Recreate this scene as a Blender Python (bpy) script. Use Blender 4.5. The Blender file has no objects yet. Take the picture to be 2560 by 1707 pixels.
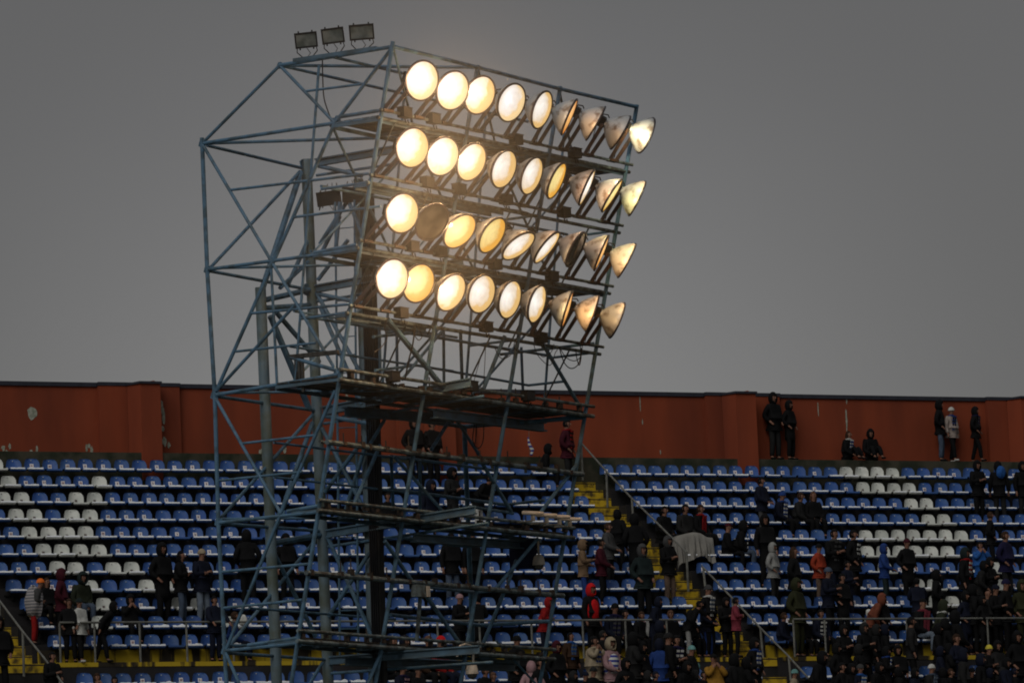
import bpy, bmesh, math, random
from mathutils import Vector, Matrix
random.seed(7)
PI = math.pi
scn = bpy.context.scene
C = scn.collection

# ------------------------------------------------------------------ camera
F_PX, PITCH, ROLL, CZ = 13778.0, 0.12871, 0.04481, 3.0
Fw = Vector((0, math.cos(PITCH), math.sin(PITCH)))
R0 = Vector((1, 0, 0)); U0 = R0.cross(Fw)
cR = R0 * math.cos(ROLL) - U0 * math.sin(ROLL)
cU = R0 * math.sin(ROLL) + U0 * math.cos(ROLL)
cam_d = bpy.data.cameras.new('camera'); cam = bpy.data.objects.new('camera', cam_d); C.objects.link(cam)
cam_d.sensor_width = 36.0; cam_d.lens = 36.0 * F_PX / 2560.0
cam_d.clip_start = 1.0; cam_d.clip_end = 3000.0
CP = Vector((0, 0, CZ))
cam.matrix_world = Matrix.Translation(CP) @ Matrix((cR, cU, -Fw)).transposed().to_4x4()
scn.camera = cam

# ------------------------------------------------------------------ world, sun, exposure
SUN_EL, SUN_AZ = math.radians(38), math.radians(200)
w = bpy.data.worlds.new('World'); scn.world = w; w.use_nodes = True
nt = w.node_tree; nt.nodes.clear()
def N(nt, t, **k):
    n = nt.nodes.new(t)
    for a, b in k.items(): setattr(n, a, b)
    return n
out = N(nt, 'ShaderNodeOutputWorld'); bg = N(nt, 'ShaderNodeBackground')
sky = N(nt, 'ShaderNodeTexSky', sky_type='NISHITA', sun_disc=False, sun_elevation=SUN_EL, sun_rotation=SUN_AZ, air_density=1.0, dust_density=6.0, ozone_density=1.0)
hs = N(nt, 'ShaderNodeHueSaturation'); hs.inputs['Saturation'].default_value = 0.0
nt.links.new(sky.outputs[0], hs.inputs['Color'])
geo = N(nt, 'ShaderNodeNewGeometry'); sep = N(nt, 'ShaderNodeSeparateXYZ')
tc = N(nt, 'ShaderNodeTexCoord'); nt.links.new(tc.outputs['Generated'], sep.inputs[0])
ramp = N(nt, 'ShaderNodeValToRGB'); e = ramp.color_ramp.elements
e[0].position = 0.0; e[0].color = (1.02, 1.03, 1.0, 1)
e[1].position = 1.0; e[1].color = (2.1, 2.1, 2.14, 1)
for p, c in ((0.06, (1.04, 1.04, 1.02)), (0.12, (.93, .93, .925)), (0.17, (.84, .84, .85)), (0.215, (.80, .80, .815)), (0.5, (1.1, 1.1, 1.13))):
    q = e.new(p); q.color = c + (1,)
nt.links.new(sep.outputs['Z'], ramp.inputs['Fac'])
noi = N(nt, 'ShaderNodeTexNoise'); noi.inputs['Scale'].default_value = 9.0; noi.inputs['Detail'].default_value = 2.0
nt.links.new(tc.outputs['Generated'], noi.inputs['Vector'])
nr = N(nt, 'ShaderNodeMapRange'); nr.inputs['To Min'].default_value = 0.93; nr.inputs['To Max'].default_value = 1.07
nt.links.new(noi.outputs[0], nr.inputs[0])
# even grey overcast carried by a nearly constant sky term, tinted by the desaturated Nishita sky
flat = N(nt, 'ShaderNodeMix', data_type='RGBA'); flat.inputs['Factor'].default_value = 0.90
nt.links.new(hs.outputs[0], flat.inputs[6]); flat.inputs[7].default_value = (2.5, 2.5, 2.5, 1)
m1 = N(nt, 'ShaderNodeMix', data_type='RGBA', blend_type='MULTIPLY'); m1.inputs['Factor'].default_value = 1.0
nt.links.new(flat.outputs[2], m1.inputs[6]); nt.links.new(ramp.outputs[0], m1.inputs[7])
m2 = N(nt, 'ShaderNodeVectorMath', operation='SCALE')
nt.links.new(m1.outputs[2], m2.inputs[0]); nt.links.new(nr.outputs[0], m2.inputs['Scale'])
vd = N(nt, 'ShaderNodeVectorMath', operation='SUBTRACT'); nt.links.new(tc.outputs['Generated'], vd.inputs[0]); cdir = Vector((-.012, .985, .095)).normalized(); vd.inputs[1].default_value = cdir
vl = N(nt, 'ShaderNodeVectorMath', operation='LENGTH'); nt.links.new(vd.outputs[0], vl.inputs[0])
cr = N(nt, 'ShaderNodeMapRange', interpolation_type='SMOOTHSTEP'); cr.inputs['From Min'].default_value = 0.0; cr.inputs['From Max'].default_value = 0.125; cr.inputs['To Min'].default_value = 1.12; cr.inputs['To Max'].default_value = .66
nt.links.new(vl.outputs['Value'], cr.inputs[0]); m3 = N(nt, 'ShaderNodeVectorMath', operation='SCALE'); nt.links.new(m2.outputs[0], m3.inputs[0]); nt.links.new(cr.outputs[0], m3.inputs['Scale'])
nt.links.new(m3.outputs[0], bg.inputs['Color']); bg.inputs['Strength'].default_value = 0.087
nt.links.new(bg.outputs[0], out.inputs[0])
sun_d = bpy.data.lights.new('sun', 'SUN'); sun_d.energy = 1.0; sun_d.angle = math.radians(40); sun_d.color = (1, .97, .92)
sun = bpy.data.objects.new('sun', sun_d); C.objects.link(sun)
sun.rotation_euler = (PI / 2 - SUN_EL, 0, math.radians(-20))
vs = scn.view_settings; vs.view_transform = 'Standard'; vs.look = 'None'; vs.exposure = 0.0; vs.gamma = 1.0
scn.render.engine = 'CYCLES'
cy = scn.cycles; cy.use_denoising = True; cy.max_bounces = 5; cy.diffuse_bounces = 2; cy.glossy_bounces = 2
cy.transmission_bounces = 2; cy.volume_bounces = 0; cy.sample_clamp_indirect = 4.0; cy.filter_width = 1.9

# ------------------------------------------------------------------ picture measurements -> real points
def ray(x, y): return (cR * (x - 1280) + cU * (853.5 - y) + Fw * F_PX).normalized()
def hit(x, y, p, n):
    d = ray(x, y); return CP + d * ((p - CP).dot(n) / d.dot(n))
def px(P):
    v = P - CP; z = v.dot(Fw); return 1280 + F_PX * v.dot(cR) / z, 853.5 - F_PX * v.dot(cU) / z

# ------------------------------------------------------------------ materials
MATS = {}
def mat(name, col, rough=0.6, metal=0.0, col2=None, scale=6.0, lo=0.35, hi=0.65, bump=0.0, rand=0.0, detail=6.0, spec=0.3, stretch=None):
    if name in MATS: return MATS[name]
    m = bpy.data.materials.new(name); m.use_nodes = True; t = m.node_tree
    b = t.nodes['Principled BSDF']; b.inputs['Roughness'].default_value = rough; b.inputs['Metallic'].default_value = metal
    b.inputs['Specular IOR Level'].default_value = spec
    tc = N(t, 'ShaderNodeTexCoord'); src = tc.outputs['Object']
    if stretch:
        mp = N(t, 'ShaderNodeMapping'); mp.inputs['Scale'].default_value = stretch; t.links.new(src, mp.inputs[0]); src = mp.outputs[0]
    oi = N(t, 'ShaderNodeObjectInfo')
    ad = N(t, 'ShaderNodeVectorMath', operation='ADD'); sc_ = N(t, 'ShaderNodeMath', operation='MULTIPLY'); sc_.inputs[1].default_value = 57.0
    t.links.new(oi.outputs['Random'], sc_.inputs[0]); t.links.new(src, ad.inputs[0]); t.links.new(sc_.outputs[0], ad.inputs[1])
    n = N(t, 'ShaderNodeTexNoise'); n.inputs['Scale'].default_value = scale; n.inputs['Detail'].default_value = detail
    t.links.new(ad.outputs[0], n.inputs['Vector'])
    mr = N(t, 'ShaderNodeMapRange'); mr.inputs['From Min'].default_value = lo; mr.inputs['From Max'].default_value = hi
    t.links.new(n.outputs[0], mr.inputs[0])
    mx = N(t, 'ShaderNodeMix', data_type='RGBA'); t.links.new(mr.outputs[0], mx.inputs[0])
    c2 = col2 if col2 else tuple(c * .72 for c in col)
    mx.inputs[6].default_value = tuple(col) + (1,); mx.inputs[7].default_value = tuple(c2) + (1,)
    o = mx.outputs[2]
    if rand > 0:
        r = N(t, 'ShaderNodeMapRange'); r.inputs['To Min'].default_value = 1 - rand; r.inputs['To Max'].default_value = 1 + rand
        t.links.new(oi.outputs['Random'], r.inputs[0])
        s = N(t, 'ShaderNodeVectorMath', operation='SCALE'); t.links.new(o, s.inputs[0]); t.links.new(r.outputs[0], s.inputs['Scale']); o = s.outputs[0]
    t.links.new(o, b.inputs['Base Color'])
    if bump > 0:
        bp = N(t, 'ShaderNodeBump'); bp.inputs['Strength'].default_value = bump; bp.inputs['Distance'].default_value = 0.02
        t.links.new(n.outputs[0], bp.inputs['Height']); t.links.new(bp.outputs[0], b.inputs['Normal'])
    MATS[name] = m; return m

steel = mat('blue_grey_painted_steel', (.068, .140, .215), .55, .0, (.045, .080, .105), 5, .45, .62, .15)
steel_dirty = mat('dirty_painted_steel', (.11, .15, .165), .7, .0, (.035, .036, .034), 7, .38, .6, .3)
mast_m = mat('mast_steel', (.12, .17, .20), .5, .0, (.09, .11, .09), 2.5, .42, .62, .1)
beam_m = mat('beam_steel', (.075, .135, .19), .55, .0, (.05, .07, .08), 3)
black_m = mat('black_iron', (.014, .013, .013), .6)
deck_m = mat('weathered_deck_timber', (.05, .047, .042), .8, .0, (.02, .02, .018), 9, .4, .6, .4)
cable_m = mat('black_cable', (.010, .010, .012), .5)
refl_m = mat('spun_aluminium_reflector', (.37, .38, .38), .45, .25, (.15, .12, .095), 6, .50, .66, .15)  # brown blotches put the streaky yoke shadows into the colour
rim_m = mat('dark_rim', (.03, .025, .03), .4, .3)
yoke_m = mat('yoke_iron', (.035, .03, .03), .55, .2, (.07, .035, .02), 9)
concrete = mat('wet_dark_concrete', (.020, .018, .020), .85, 0, (.008, .008, .008), 1.6, .35, .65, .4)
moss = mat('mossy_concrete', (.05, .045, .03), .9, 0, (.018, .022, .012), 2.2, .4, .6, .4)
yellow = mat('worn_yellow_paint', (.44, .30, .012), .7, 0, (.06, .042, .012), 5.0, .46, .66, .25)
yellow_wall = mat('stained_yellow_riser', (.38, .265, .012), .75, 0, (.02, .015, .008), 2.6, .50, .56, .1, stretch=(1, 1, .10))
wall_m = mat('faded_red_wall_paint', (.225, .042, .014), .85, 0, (.135, .026, .010), 1.1, .30, .72, .15, stretch=(1, 1, .22))
coping_m = mat('dark_metal_coping', (.028, .03, .042), .5)
peel_m = mat('bare_plaster', (.33, .33, .27), .9, 0, (.18, .2, .15), 14)
galv = mat('galvanised_tube', (.17, .17, .15), .5, .3, (.10, .10, .09), 8)
snow_m = mat('snow', (.88, .90, .92), .9, 0, (.72, .75, .78), 20)
blue_m = mat('blue_seat_plastic', (.021, .064, .225), .42, 0, (.038, .088, .21), 3.0, .3, .7, 0, .22)
white_m = mat('white_seat_plastic', (.53, .54, .50), .5, 0, (.38, .40, .37), 4, .4, .7, 0, .1)
dot_m = mat('seat_bolt', (.5, .52, .5), .5)
stick_m = mat('sticker_paper', (.8, .76, .74), .7)
digit_m = mat('sticker_digits', (.22, .05, .06), .7)
tarp_m = mat('grey_tarpaulin', (.20, .19, .17), .8, 0, (.15, .145, .13), 5, .3, .7, .3)
white_box = mat('cream_housing', (.42, .38, .32), .6, 0, (.3, .27, .23), 6)
skin_m = mat('skin', (.20, .095, .06), .6)
dark_f = mat('facial_dark', (.02, .012, .01), .6)
lensoff = mat('unlit_glass', (.09, .085, .075), .12, .2, (.05, .045, .04), 3, .4, .6, 0, 0, 2, .8)
floodglass = mat('grey_flood_glass', (.16, .17, .16), .15, .1, (.09, .10, .09), 5, .4, .6, 0, 0, 2, .8)

def lens_mat(name, core, edge, s_core, s_edge, off=.35):
    m = bpy.data.materials.new(name); m.use_nodes = True; t = m.node_tree
    b = t.nodes['Principled BSDF']; b.inputs['Base Color'].default_value = (.08, .08, .08, 1); b.inputs['Roughness'].default_value = .15
    tc = N(t, 'ShaderNodeTexCoord'); mp = N(t, 'ShaderNodeMapping'); mp.inputs['Location'].default_value = (off, -.10, 0); mp.inputs['Scale'].default_value = (2.2, 2.2, 2.2)
    t.links.new(tc.outputs['Object'], mp.inputs[0])
    ln = N(t, 'ShaderNodeVectorMath', operation='LENGTH'); t.links.new(mp.outputs[0], ln.inputs[0])
    n = N(t, 'ShaderNodeTexNoise'); n.inputs['Scale'].default_value = 5.5; n.inputs['Detail'].default_value = 2
    oi = N(t, 'ShaderNodeObjectInfo'); sc_ = N(t, 'ShaderNodeMath', operation='MULTIPLY'); sc_.inputs[1].default_value = 31.0; t.links.new(oi.outputs['Random'], sc_.inputs[0])
    ad = N(t, 'ShaderNodeVectorMath', operation='ADD'); t.links.new(tc.outputs['Object'], ad.inputs[0]); t.links.new(sc_.outputs[0], ad.inputs[1]); t.links.new(ad.outputs[0], n.inputs['Vector'])
    ma = N(t, 'ShaderNodeMath', operation='MULTIPLY_ADD'); t.links.new(n.outputs[0], ma.inputs[0]); ma.inputs[1].default_value = .6; t.links.new(ln.outputs['Value'], ma.inputs[2])
    r = N(t, 'ShaderNodeValToRGB'); el = r.color_ramp.elements
    el[0].position = .30; el[0].color = tuple(c * s_core for c in core) + (1,); el[1].position = 1.02; el[1].color = tuple(c * s_edge for c in edge) + (1,)
    q = el.new(.55); q.color = tuple(a * .95 * min(1, s_core) for a in core) + (1,); q = el.new(.88); q.color = tuple((a * .6 + b_ * .4) * .86 * min(1, s_core) for a, b_ in zip(core, edge)) + (1,)
    # the bright spots of the burner and its mirror image
    t.links.new(ma.outputs[0], r.inputs[0]); t.links.new(r.outputs[0], b.inputs['Emission Color']); b.inputs['Emission Strength'].default_value = 1.0
    rp0 = N(t, 'ShaderNodeVectorMath', operation='LENGTH'); t.links.new(tc.outputs['Object'], rp0.inputs[0]); rs_ = N(t, 'ShaderNodeMath', operation='MULTIPLY'); rs_.inputs[1].default_value = 62.0; t.links.new(rp0.outputs['Value'], rs_.inputs[0])
    sn_ = N(t, 'ShaderNodeMath', operation='SINE'); t.links.new(rs_.outputs[0], sn_.inputs[0]); mm = N(t, 'ShaderNodeMath', operation='MULTIPLY_ADD'); mm.inputs[1].default_value = .035; mm.inputs[2].default_value = .97; t.links.new(sn_.outputs[0], mm.inputs[0]); t.links.new(mm.outputs[0], b.inputs['Emission Strength'])
    # ramp elements clip at 1 in the picker only; values above 1 stay
    return m
LENS = {
 'w': lens_mat('lens_white', (1, .97, .96), (.95, .68, .34), 1.5, .92, .25),
 'c': lens_mat('lens_cream', (1, .93, .84), (.90, .56, .20), 1.15, .85, .34),
 'y': lens_mat('lens_yellow', (1, .78, .30), (.92, .44, .05), .95, .85, .36),
 'o': lens_mat('lens_orange', (1, .50, .14), (1, .34, .05), .85, .75, .3),
}

# ------------------------------------------------------------------ mesh helpers
class MB:
    def __init__(s): s.v = []; s.f = []; s.m = []
    def add(s, vs, fs, mi=0):
        o = len(s.v); s.v += [Vector(v) for v in vs]
        for f in fs: s.f.append([i + o for i in f]); s.m.append(mi)
    def box(s, c, ax, ay, az, mi=0):
        c = Vector(c); vs = []
        for i in (-1, 1):
            for j in (-1, 1):
                for k in (-1, 1): vs.append(c + ax * i + ay * j + az * k)
        s.add(vs, [(0, 1, 3, 2), (4, 6, 7, 5), (0, 4, 5, 1), (2, 3, 7, 6), (0, 2, 6, 4), (1, 5, 7, 3)], mi)
    def abox(s, x0, x1, y0, y1, z0, z1, mi=0):
        s.box(((x0 + x1) / 2, (y0 + y1) / 2, (z0 + z1) / 2), Vector(((x1 - x0) / 2, 0, 0)), Vector((0, (y1 - y0) / 2, 0)), Vector((0, 0, (z1 - z0) / 2)), mi)
    def tube(s, pts, r, n=8, mi=0, caps=True):
        pts = [Vector(p) for p in pts]; rs = r if isinstance(r, (list, tuple)) else [r] * len(pts)
        rings = []; up = None
        for i, p in enumerate(pts):
            t = (pts[min(i + 1, len(pts) - 1)] - pts[max(i - 1, 0)]).normalized()
            if up is None: up = Vector((0, 0, 1)) if abs(t.z) < .9 else Vector((1, 0, 0))
            a = t.cross(up).normalized(); b = a.cross(t); up = b
            rings.append([p + (a * math.cos(2 * PI * k / n) + b * math.sin(2 * PI * k / n)) * rs[i] for k in range(n)])
        vs = [v for rg in rings for v in rg]; fs = []
        for i in range(len(pts) - 1):
            for k in range(n): fs.append((i * n + k, i * n + (k + 1) % n, (i + 1) * n + (k + 1) % n, (i + 1) * n + k))
        if caps: fs.append(tuple(range(n - 1, -1, -1))); fs.append(tuple((len(pts) - 1) * n + k for k in range(n)))
        s.add(vs, fs, mi)
    def lathe(s, prof, n=24, M=None, mi=0, close=False):
        vs = []; fs = []
        for r, z in prof:
            for k in range(n):
                v = Vector((r * math.cos(2 * PI * k / n), r * math.sin(2 * PI * k / n), z)); vs.append(M @ v if M else v)
        for i in range(len(prof) - 1):
            for k in range(n): fs.append((i * n + k, i * n + (k + 1) % n, (i + 1) * n + (k + 1) % n, (i + 1) * n + k))
        if close: fs.append(tuple(range(n - 1, -1, -1))); fs.append(tuple((len(prof) - 1) * n + k for k in range(n)))
        s.add(vs, fs, mi)
    def prism(s, poly, nrm, mi=0):
        n = len(poly); vs = [Vector(p) for p in poly] + [Vector(p) + nrm for p in poly]
        s.add(vs, [tuple(range(n)), tuple(range(2 * n - 1, n - 1, -1))] + [(i, (i + 1) % n, n + (i + 1) % n, n + i) for i in range(n)], mi)
    def mesh(s, name, mats, off=None, smooth=False, xf=None):
        me = bpy.data.meshes.new(name)
        vv = s.v if off is None else [v - off for v in s.v]
        if xf: vv = [xf @ v for v in vv]
        me.from_pydata([tuple(v) for v in vv], [], s.f)
        for m in (mats if isinstance(mats, (list, tuple)) else [mats]): me.materials.append(m)
        me.polygons.foreach_set('material_index', s.m)
        bm = bmesh.new(); bm.from_mesh(me); bmesh.ops.recalc_face_normals(bm, faces=bm.faces); bm.to_mesh(me); bm.free()
        if smooth:
            me.polygons.foreach_set('use_smooth', [True] * len(me.polygons))
            try: me.set_sharp_from_angle(angle=math.radians(40))
            except Exception: pass
        me.update(); return me
def tag(o, label=None, cat=None, group=None, kind=None):
    if label: o['label'] = label
    if cat: o['category'] = cat
    if group: o['group'] = group
    if kind: o['kind'] = kind
    return o
def empty(name, loc, label=None, cat=None, group=None):
    o = bpy.data.objects.new(name, None); C.objects.link(o); o.location = loc; o.empty_display_size = .2
    WL[o.name] = Vector(loc); return tag(o, label, cat, group)
WL = {}
def part(name, mb, mats, parent=None, smooth=False):
    """mesh built in world coordinates; a child is stored relative to its thing"""
    off = WL.get(parent.name) if parent else None
    if parent is None:
        off = sum(mb.v, Vector()) / len(mb.v); off.z = min(v.z for v in mb.v)
    me = mb.mesh(name, mats, off, smooth)
    o = bpy.data.objects.new(name, me); C.objects.link(o)
    if parent is None: o.location = off; WL[o.name] = off
    else:
        o.parent = parent; WL[o.name] = WL[parent.name]
    return o

# ------------------------------------------------------------------ ground
g = MB(); g.add([(-400, -60, 0), (400, -60, 0), (400, 700, 0), (-400, 700, 0)], [(0, 1, 2, 3)])
tag(part('ground', g, mat('wet_ground', (.04, .05, .03), .9, 0, (.03, .03, .025), .2)), kind='structure')

# ------------------------------------------------------------------ grandstand frame
TH = 0.4753; du = Vector((math.cos(TH), math.sin(TH), 0)); dn = Vector((math.sin(TH), -math.cos(TH), 0)); Z = Vector((0, 0, 1))
S0 = Vector((-38.98758, 120.65898, 14.81031 + CZ)); RUN, RISE, PITCHS = .81738, .50492, .48
def SP(s, n, z): return S0 + du * s + dn * n + Z * z          # z relative to the seat line of row 0
def row_s(k, x):                                             # place along row k that stands at picture column x
    p = SP(0, k * RUN, -k * RISE)
    q = hit(x, px(p)[1], p, dn); return (q - p).dot(du)
def tread(k): return -k * RISE - .43
def row_s2(k, x):
    s = 0.
    for _ in range(6):
        a = px(SP(s, k * RUN, -k * RISE))[0]; b = px(SP(s + 1, k * RUN, -k * RISE))[0]; s += (x - a) / (b - a)
    return s
row_s = row_s2
sL = row_s(0, 46.0); sR = row_s(0, 1531.0)
S_AL = row_s(1, 1452.0); S_AR = row_s(0, 1508.0)              # middle stairs between the two blocks
S_LA = row_s(10, 98.0); S_LB = S_LA - 1.25                    # left stairs
S_MIN, S_MAX = S_LB - 9, row_s(0, 2760)
stand = empty('grandstand', (SP(sR, 12, 0).x, SP(sR, 12, 0).y, 0), 'concrete terraced grandstand with yellow stairs behind the floodlight tower', 'grandstand')
NROW = 15
def terr_profile():
    pts = []
    for k in range(0, NROW):
        if k == 11: continue
        n0 = k * RUN - .45; n1 = n0 + RUN
        if k == 10: n1 = 10 * RUN + .46
        if k == 12: n0 = 10 * RUN + .46
        pts.append((n0, tread(k))); pts.append((n1, tread(k)))
    return pts
tp = terr_profile()
mb = MB()
for i, (a, b) in enumerate(((S_MIN, S_LB), (S_LA, S_AL), (S_AR, S_MAX))):
    prof = [(-.45, tread(0))] + tp + [(tp[-1][0], -S0.z), (-.45, -S0.z)]
    va = [SP(a, n, z) for n, z in prof[1:]]; vb = [SP(b, n, z) for n, z in prof[1:]]; n_ = len(va)
    mb.add(va + vb, [(j, j + 1, n_ + j + 1, n_ + j) for j in range(n_ - 1)] + [tuple(range(n_)), tuple(range(2 * n_ - 1, n_ - 1, -1))])
part('terrace', mb, concrete, stand)
# upper walkway behind the last row, and its mossy kerb
mb = MB(); wz = .05
WN = -1.18                                                   # wall face
mb.add([], [])
def sbox(mb, s0, s1, n0, n1, z0, z1, mi=0):
    mb.box((SP(s0, n0, z0) + SP(s1, n1, z1)) / 2, du * ((s1 - s0) / 2), dn * ((n1 - n0) / 2), Z * ((z1 - z0) / 2), mi)
WALK_Z = (hit(1935, 1150, SP(0, -.80, 0), dn) - S0).z
sbox(mb, S_MIN, S_MAX, -2.6, -.60, -S0.z, WALK_Z)
sbox(mb, S_MIN, S_MAX, -.60, -.453, -S0.z, tread(0) + .22)
part('upper_walkway', mb, moss, stand)
# stairs
def stairs(s0, s1, k0, k1):
    m = MB()
    for j in range(int(k0 * 2), int(k1 * 2)):
        k = j / 2.0; n0 = k * RUN - .45; zt = tread(0) - k * RISE - .0
        if 10.0 < k < 10.6: zt = tread(10)
        elif k > 10.5: zt -= 0.0
        sbox(m, s0 + .003, s1 - .003, n0, n0 + RUN / 2 - .012, -S0.z, zt - .02, 1)
        sbox(m, s0 + .003, s1 - .003, n0 + .01, n0 + RUN / 2 + (.0 if j % 3 else -.004), zt - .205 if j % 4 else zt - .215, zt)
        sbox(m, s0 + .003, s1 - .003, n0 + .02, n0 + RUN / 2 + .002, zt - .045, zt - .018, 1)
        sbox(m, s0 + .003, s1 - .003, n0 + RUN / 2 - .05, n0 + RUN / 2 + .001, zt - .225, zt - .205, 1)
    return m
for a, b in ((S_AL, S_AR), (S_LB, S_LA)):
    part('staircase', stairs(a, b, -.5, 15), [yellow, concrete], stand)
for a, b in ((S_MIN, S_LB - .1), (S_LA + .1, S_AL - .1), (S_AR + .1, S_MAX)):
    sbm = MB(); sbox(sbm, a, b, 10 * RUN - .36, 10 * RUN - .27, tread(10) + .004, -10 * RISE - .07); part('riser_panel', sbm, yellow_wall, stand)
    sbm = MB(); sbox(sbm, a, b, 10 * RUN + .30, 10 * RUN + .47, tread(10) - .09, tread(10) + .012); part('walkway_edge', sbm, yellow_wall, stand)

# stencilled numbers: strokes on seats and stairs
SEG = {'0': 'abcdef', '1': 'bc', '2': 'abged', '3': 'abgcd', '4': 'fgbc', '5': 'afgcd', '6': 'afgedc', '7': 'abc', '8': 'abcdefg', '9': 'abcdfg'}
def digits(m, txt, ctr, ax, az, nrm, h, mi):
    wd = h * .55; t = h * .09
    for i, ch in enumerate(txt):
        c = ctr + ax * ((i - (len(txt) - 1) / 2) * wd * 1.45)
        for sgm in SEG[ch]:
            p = {'a': (0, .5, 1), 'g': (0, 0, 1), 'd': (0, -.5, 1), 'b': (.5, .25, 0), 'c': (.5, -.25, 0), 'f': (-.5, .25, 0), 'e': (-.5, -.25, 0)}[sgm]
            q = c + ax * (p[0] * wd) + az * (p[1] * h)
            if p[2]: m.box(q, ax * (wd / 2 + t), az * t, nrm * .0015, mi)
            else: m.box(q, ax * t, az * (h / 4 + t), nrm * .0015, mi)
for txt, x, y, k in (('22', 1479, 1213, .5), ('20', 1553, 1292, 2.5)):
    m = MB(); n0 = (k + .0) * RUN - .45 + RUN / 2 * 1 + .0
    p = SP(0, n0 + .004, 0); q = hit(x, y, p, dn)
    digits(m, txt, q + dn * .004, du, Z, dn, .085, 0); part('stencilled_number', m, dark_f, stand)

# ------------------------------------------------------------------ red wall
def wp(x, y, n): return hit(x, y, SP(0, n, 0), dn)
wall = empty('boundary_wall', SP(sR, WN, WALK_Z), 'weathered brick red rendered wall with dark coping along the top of the stand', 'wall')
def top_z(x, y, n): return (wp(x, y, n) - S0).z
zt0 = top_z(120, 967, WN); zt1 = top_z(2200, 997, WN)
wt = (zt0 + zt1) / 2
mb = MB(); sbox(mb, S_MIN, S_MAX, WN - .35, WN, WALK_Z - .5, wt)
xs_w = lambda x, n=WN: (wp(x, 1050, n) - SP(0, n, 0)).dot(du)
face = part('rendered_face', mb, wall_m, wall)
pz = MB(); cp = MB()
sbox(cp, S_MIN, S_MAX, WN - .40, WN + .05, wt + .002, wt + .105)
for xl, xp0, xp1, xr in ((245, 352, 402, 446), (990, 1092, 1136, 1180), (1762, 1840, 1890, 1945), (2464, 2553, 2600, 2640)):
    b = MB()
    a, c_, d_, e_ = xs_w(xl), xs_w(xp0, WN + .58), xs_w(xp1, WN + .58), xs_w(xr)
    sbox(b, a, e_, WN + .001, WN + .14, WALK_Z - .1, wt + .02)
    n1 = WN + .62
    # splayed pier standing forward of the pilaster
    poly = [SP(c_ - .16, WN + .165, WALK_Z - .75), SP(c_, n1, WALK_Z - .75), SP(d_, n1, WALK_Z - .75), SP(d_ + .04, WN + .141, WALK_Z - .6)]
    b.prism(poly, Z * (wt + .02 - WALK_Z + .75))
    part('pier', b, wall_m, wall)
    sbox(cp, a - .02, e_ + .02, WN - .2, WN + .16, wt + .02, wt + .108)
    cp.prism([SP(c_ - .19, WN + .165, wt + .022), SP(c_ - .03, n1 + .05, wt + .022), SP(d_ + .03, n1 + .05, wt + .022), SP(d_ + .07, WN + .165, wt + .022)], Z * .055)
part('coping', cp, coping_m, wall)
def patch(x, y, wd, ht, n=WN, seed=0):
    rnd = random.Random(seed); c = wp(x, y, n); poly = []
    for i in range(14):
        a = 2 * PI * i / 14; r = .75 + rnd.random() * .5
        poly.append(c + du * (math.cos(a) * wd / 200 * r) + Z * (math.sin(a) * ht / 200 * r) + dn * .002)
    pm.prism(poly, dn * .004)
pm = MB()
for i, (x, y, a, b_) in enumerate(((80, 1032, 24, 32), (8, 1120, 10, 14), (17, 1130, 8, 12), (24, 1115, 7, 14), (78, 1127, 8, 8), (92, 1124, 6, 18), (86, 1132, 10, 6), (216, 1120, 6, 22), (222, 1114, 8, 12), (229, 1124, 8, 18))): patch(x, y, a, b_, WN, i)
for i, (x, y, a, b_) in enumerate(((405, 1020, 7, 40), (409, 1040, 8, 40), (407, 1072, 9, 14), (411, 1104, 12, 22), (422, 1112, 8, 14), (712, 1124, 9, 18), (867, 995, 7, 24), (865, 1046, 10, 10), (652, 1128, 12, 12), (1600, 1008, 3, 40), (1606, 1055, 3, 16), (2045, 1022, 3, 40), (2116, 1050, 5, 60), (2116, 1000, 4, 20), (1651, 1130, 3, 12))): patch(x, y, a, b_, WN + (.142 if x < 430 else .001), 50 + i)
part('peeled_plaster', pm, peel_m, wall)

# ------------------------------------------------------------------ seats
def seat_mesh(name, m):
    prof = [(0.045, -.058, .195), (.002, -.035, .205), (.012, .0, .205), (.08, -.010, .205), (.20, -.018, .20), (.30, -.012, .198), (.355, .02, .200), (.385, .09, .202), (.402, .17, .195), (.416, .235, .170), (.424, .268, .140), (.428, .284, .095)]
    na = 9; vs = []; fs = []
    for i, (y, z, wd) in enumerate(prof):
        bk = max(0, min(1, (i - 4) / 4)) * (1 - max(0, (i - 8)) * .12)
        for j in range(na):
            a = -1 + 2 * j / (na - 1); yy = y - .085 * a * a * bk; zz = z + (.028 * a ** 4 if 2 <= i <= 5 else 0)
            vs.append(Vector((a * wd, yy, zz)))
    n = len(vs); vs2 = [v + Vector((0, .010, -.012)) for v in vs]
    for i in range(len(prof) - 1):
        for j in range(na - 1):
            q = (i * na + j, i * na + j + 1, (i + 1) * na + j + 1, (i + 1) * na + j)
            fs.append(q); fs.append(tuple(n + k for k in reversed(q)))
    def edge(a, b): fs.append((a, b, n + b, n + a))
    for j in range(na - 1): edge(j, j + 1); edge((len(prof) - 1) * na + j, (len(prof) - 1) * na + j + 1)
    for i in range(len(prof) - 1): edge(i * na, (i + 1) * na); edge(i * na + na - 1, (i + 1) * na + na - 1)
    b = MB(); b.add(vs + vs2, fs)
    b.box((0, .398, .238), Vector((.012, 0, 0)), Vector((0, .004, 0)), Vector((0, 0, .010)), 1)
    return b.mesh(name, [m, dot_m if m is blue_m else mat('white_seat_bolt', (.3, .3, .28))], None, True)
blue_me = seat_mesh('stadium_seat', blue_m); white_me = seat_mesh('stadium_seat_white', white_m)
b = MB(); b.abox(-.02, .02, .05, .44, -.08, -.035); b.abox(-.02, .02, .39, .455, -.20, -.05); b.abox(-.20, .20, .40, .44, -.10, -.06)
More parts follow.
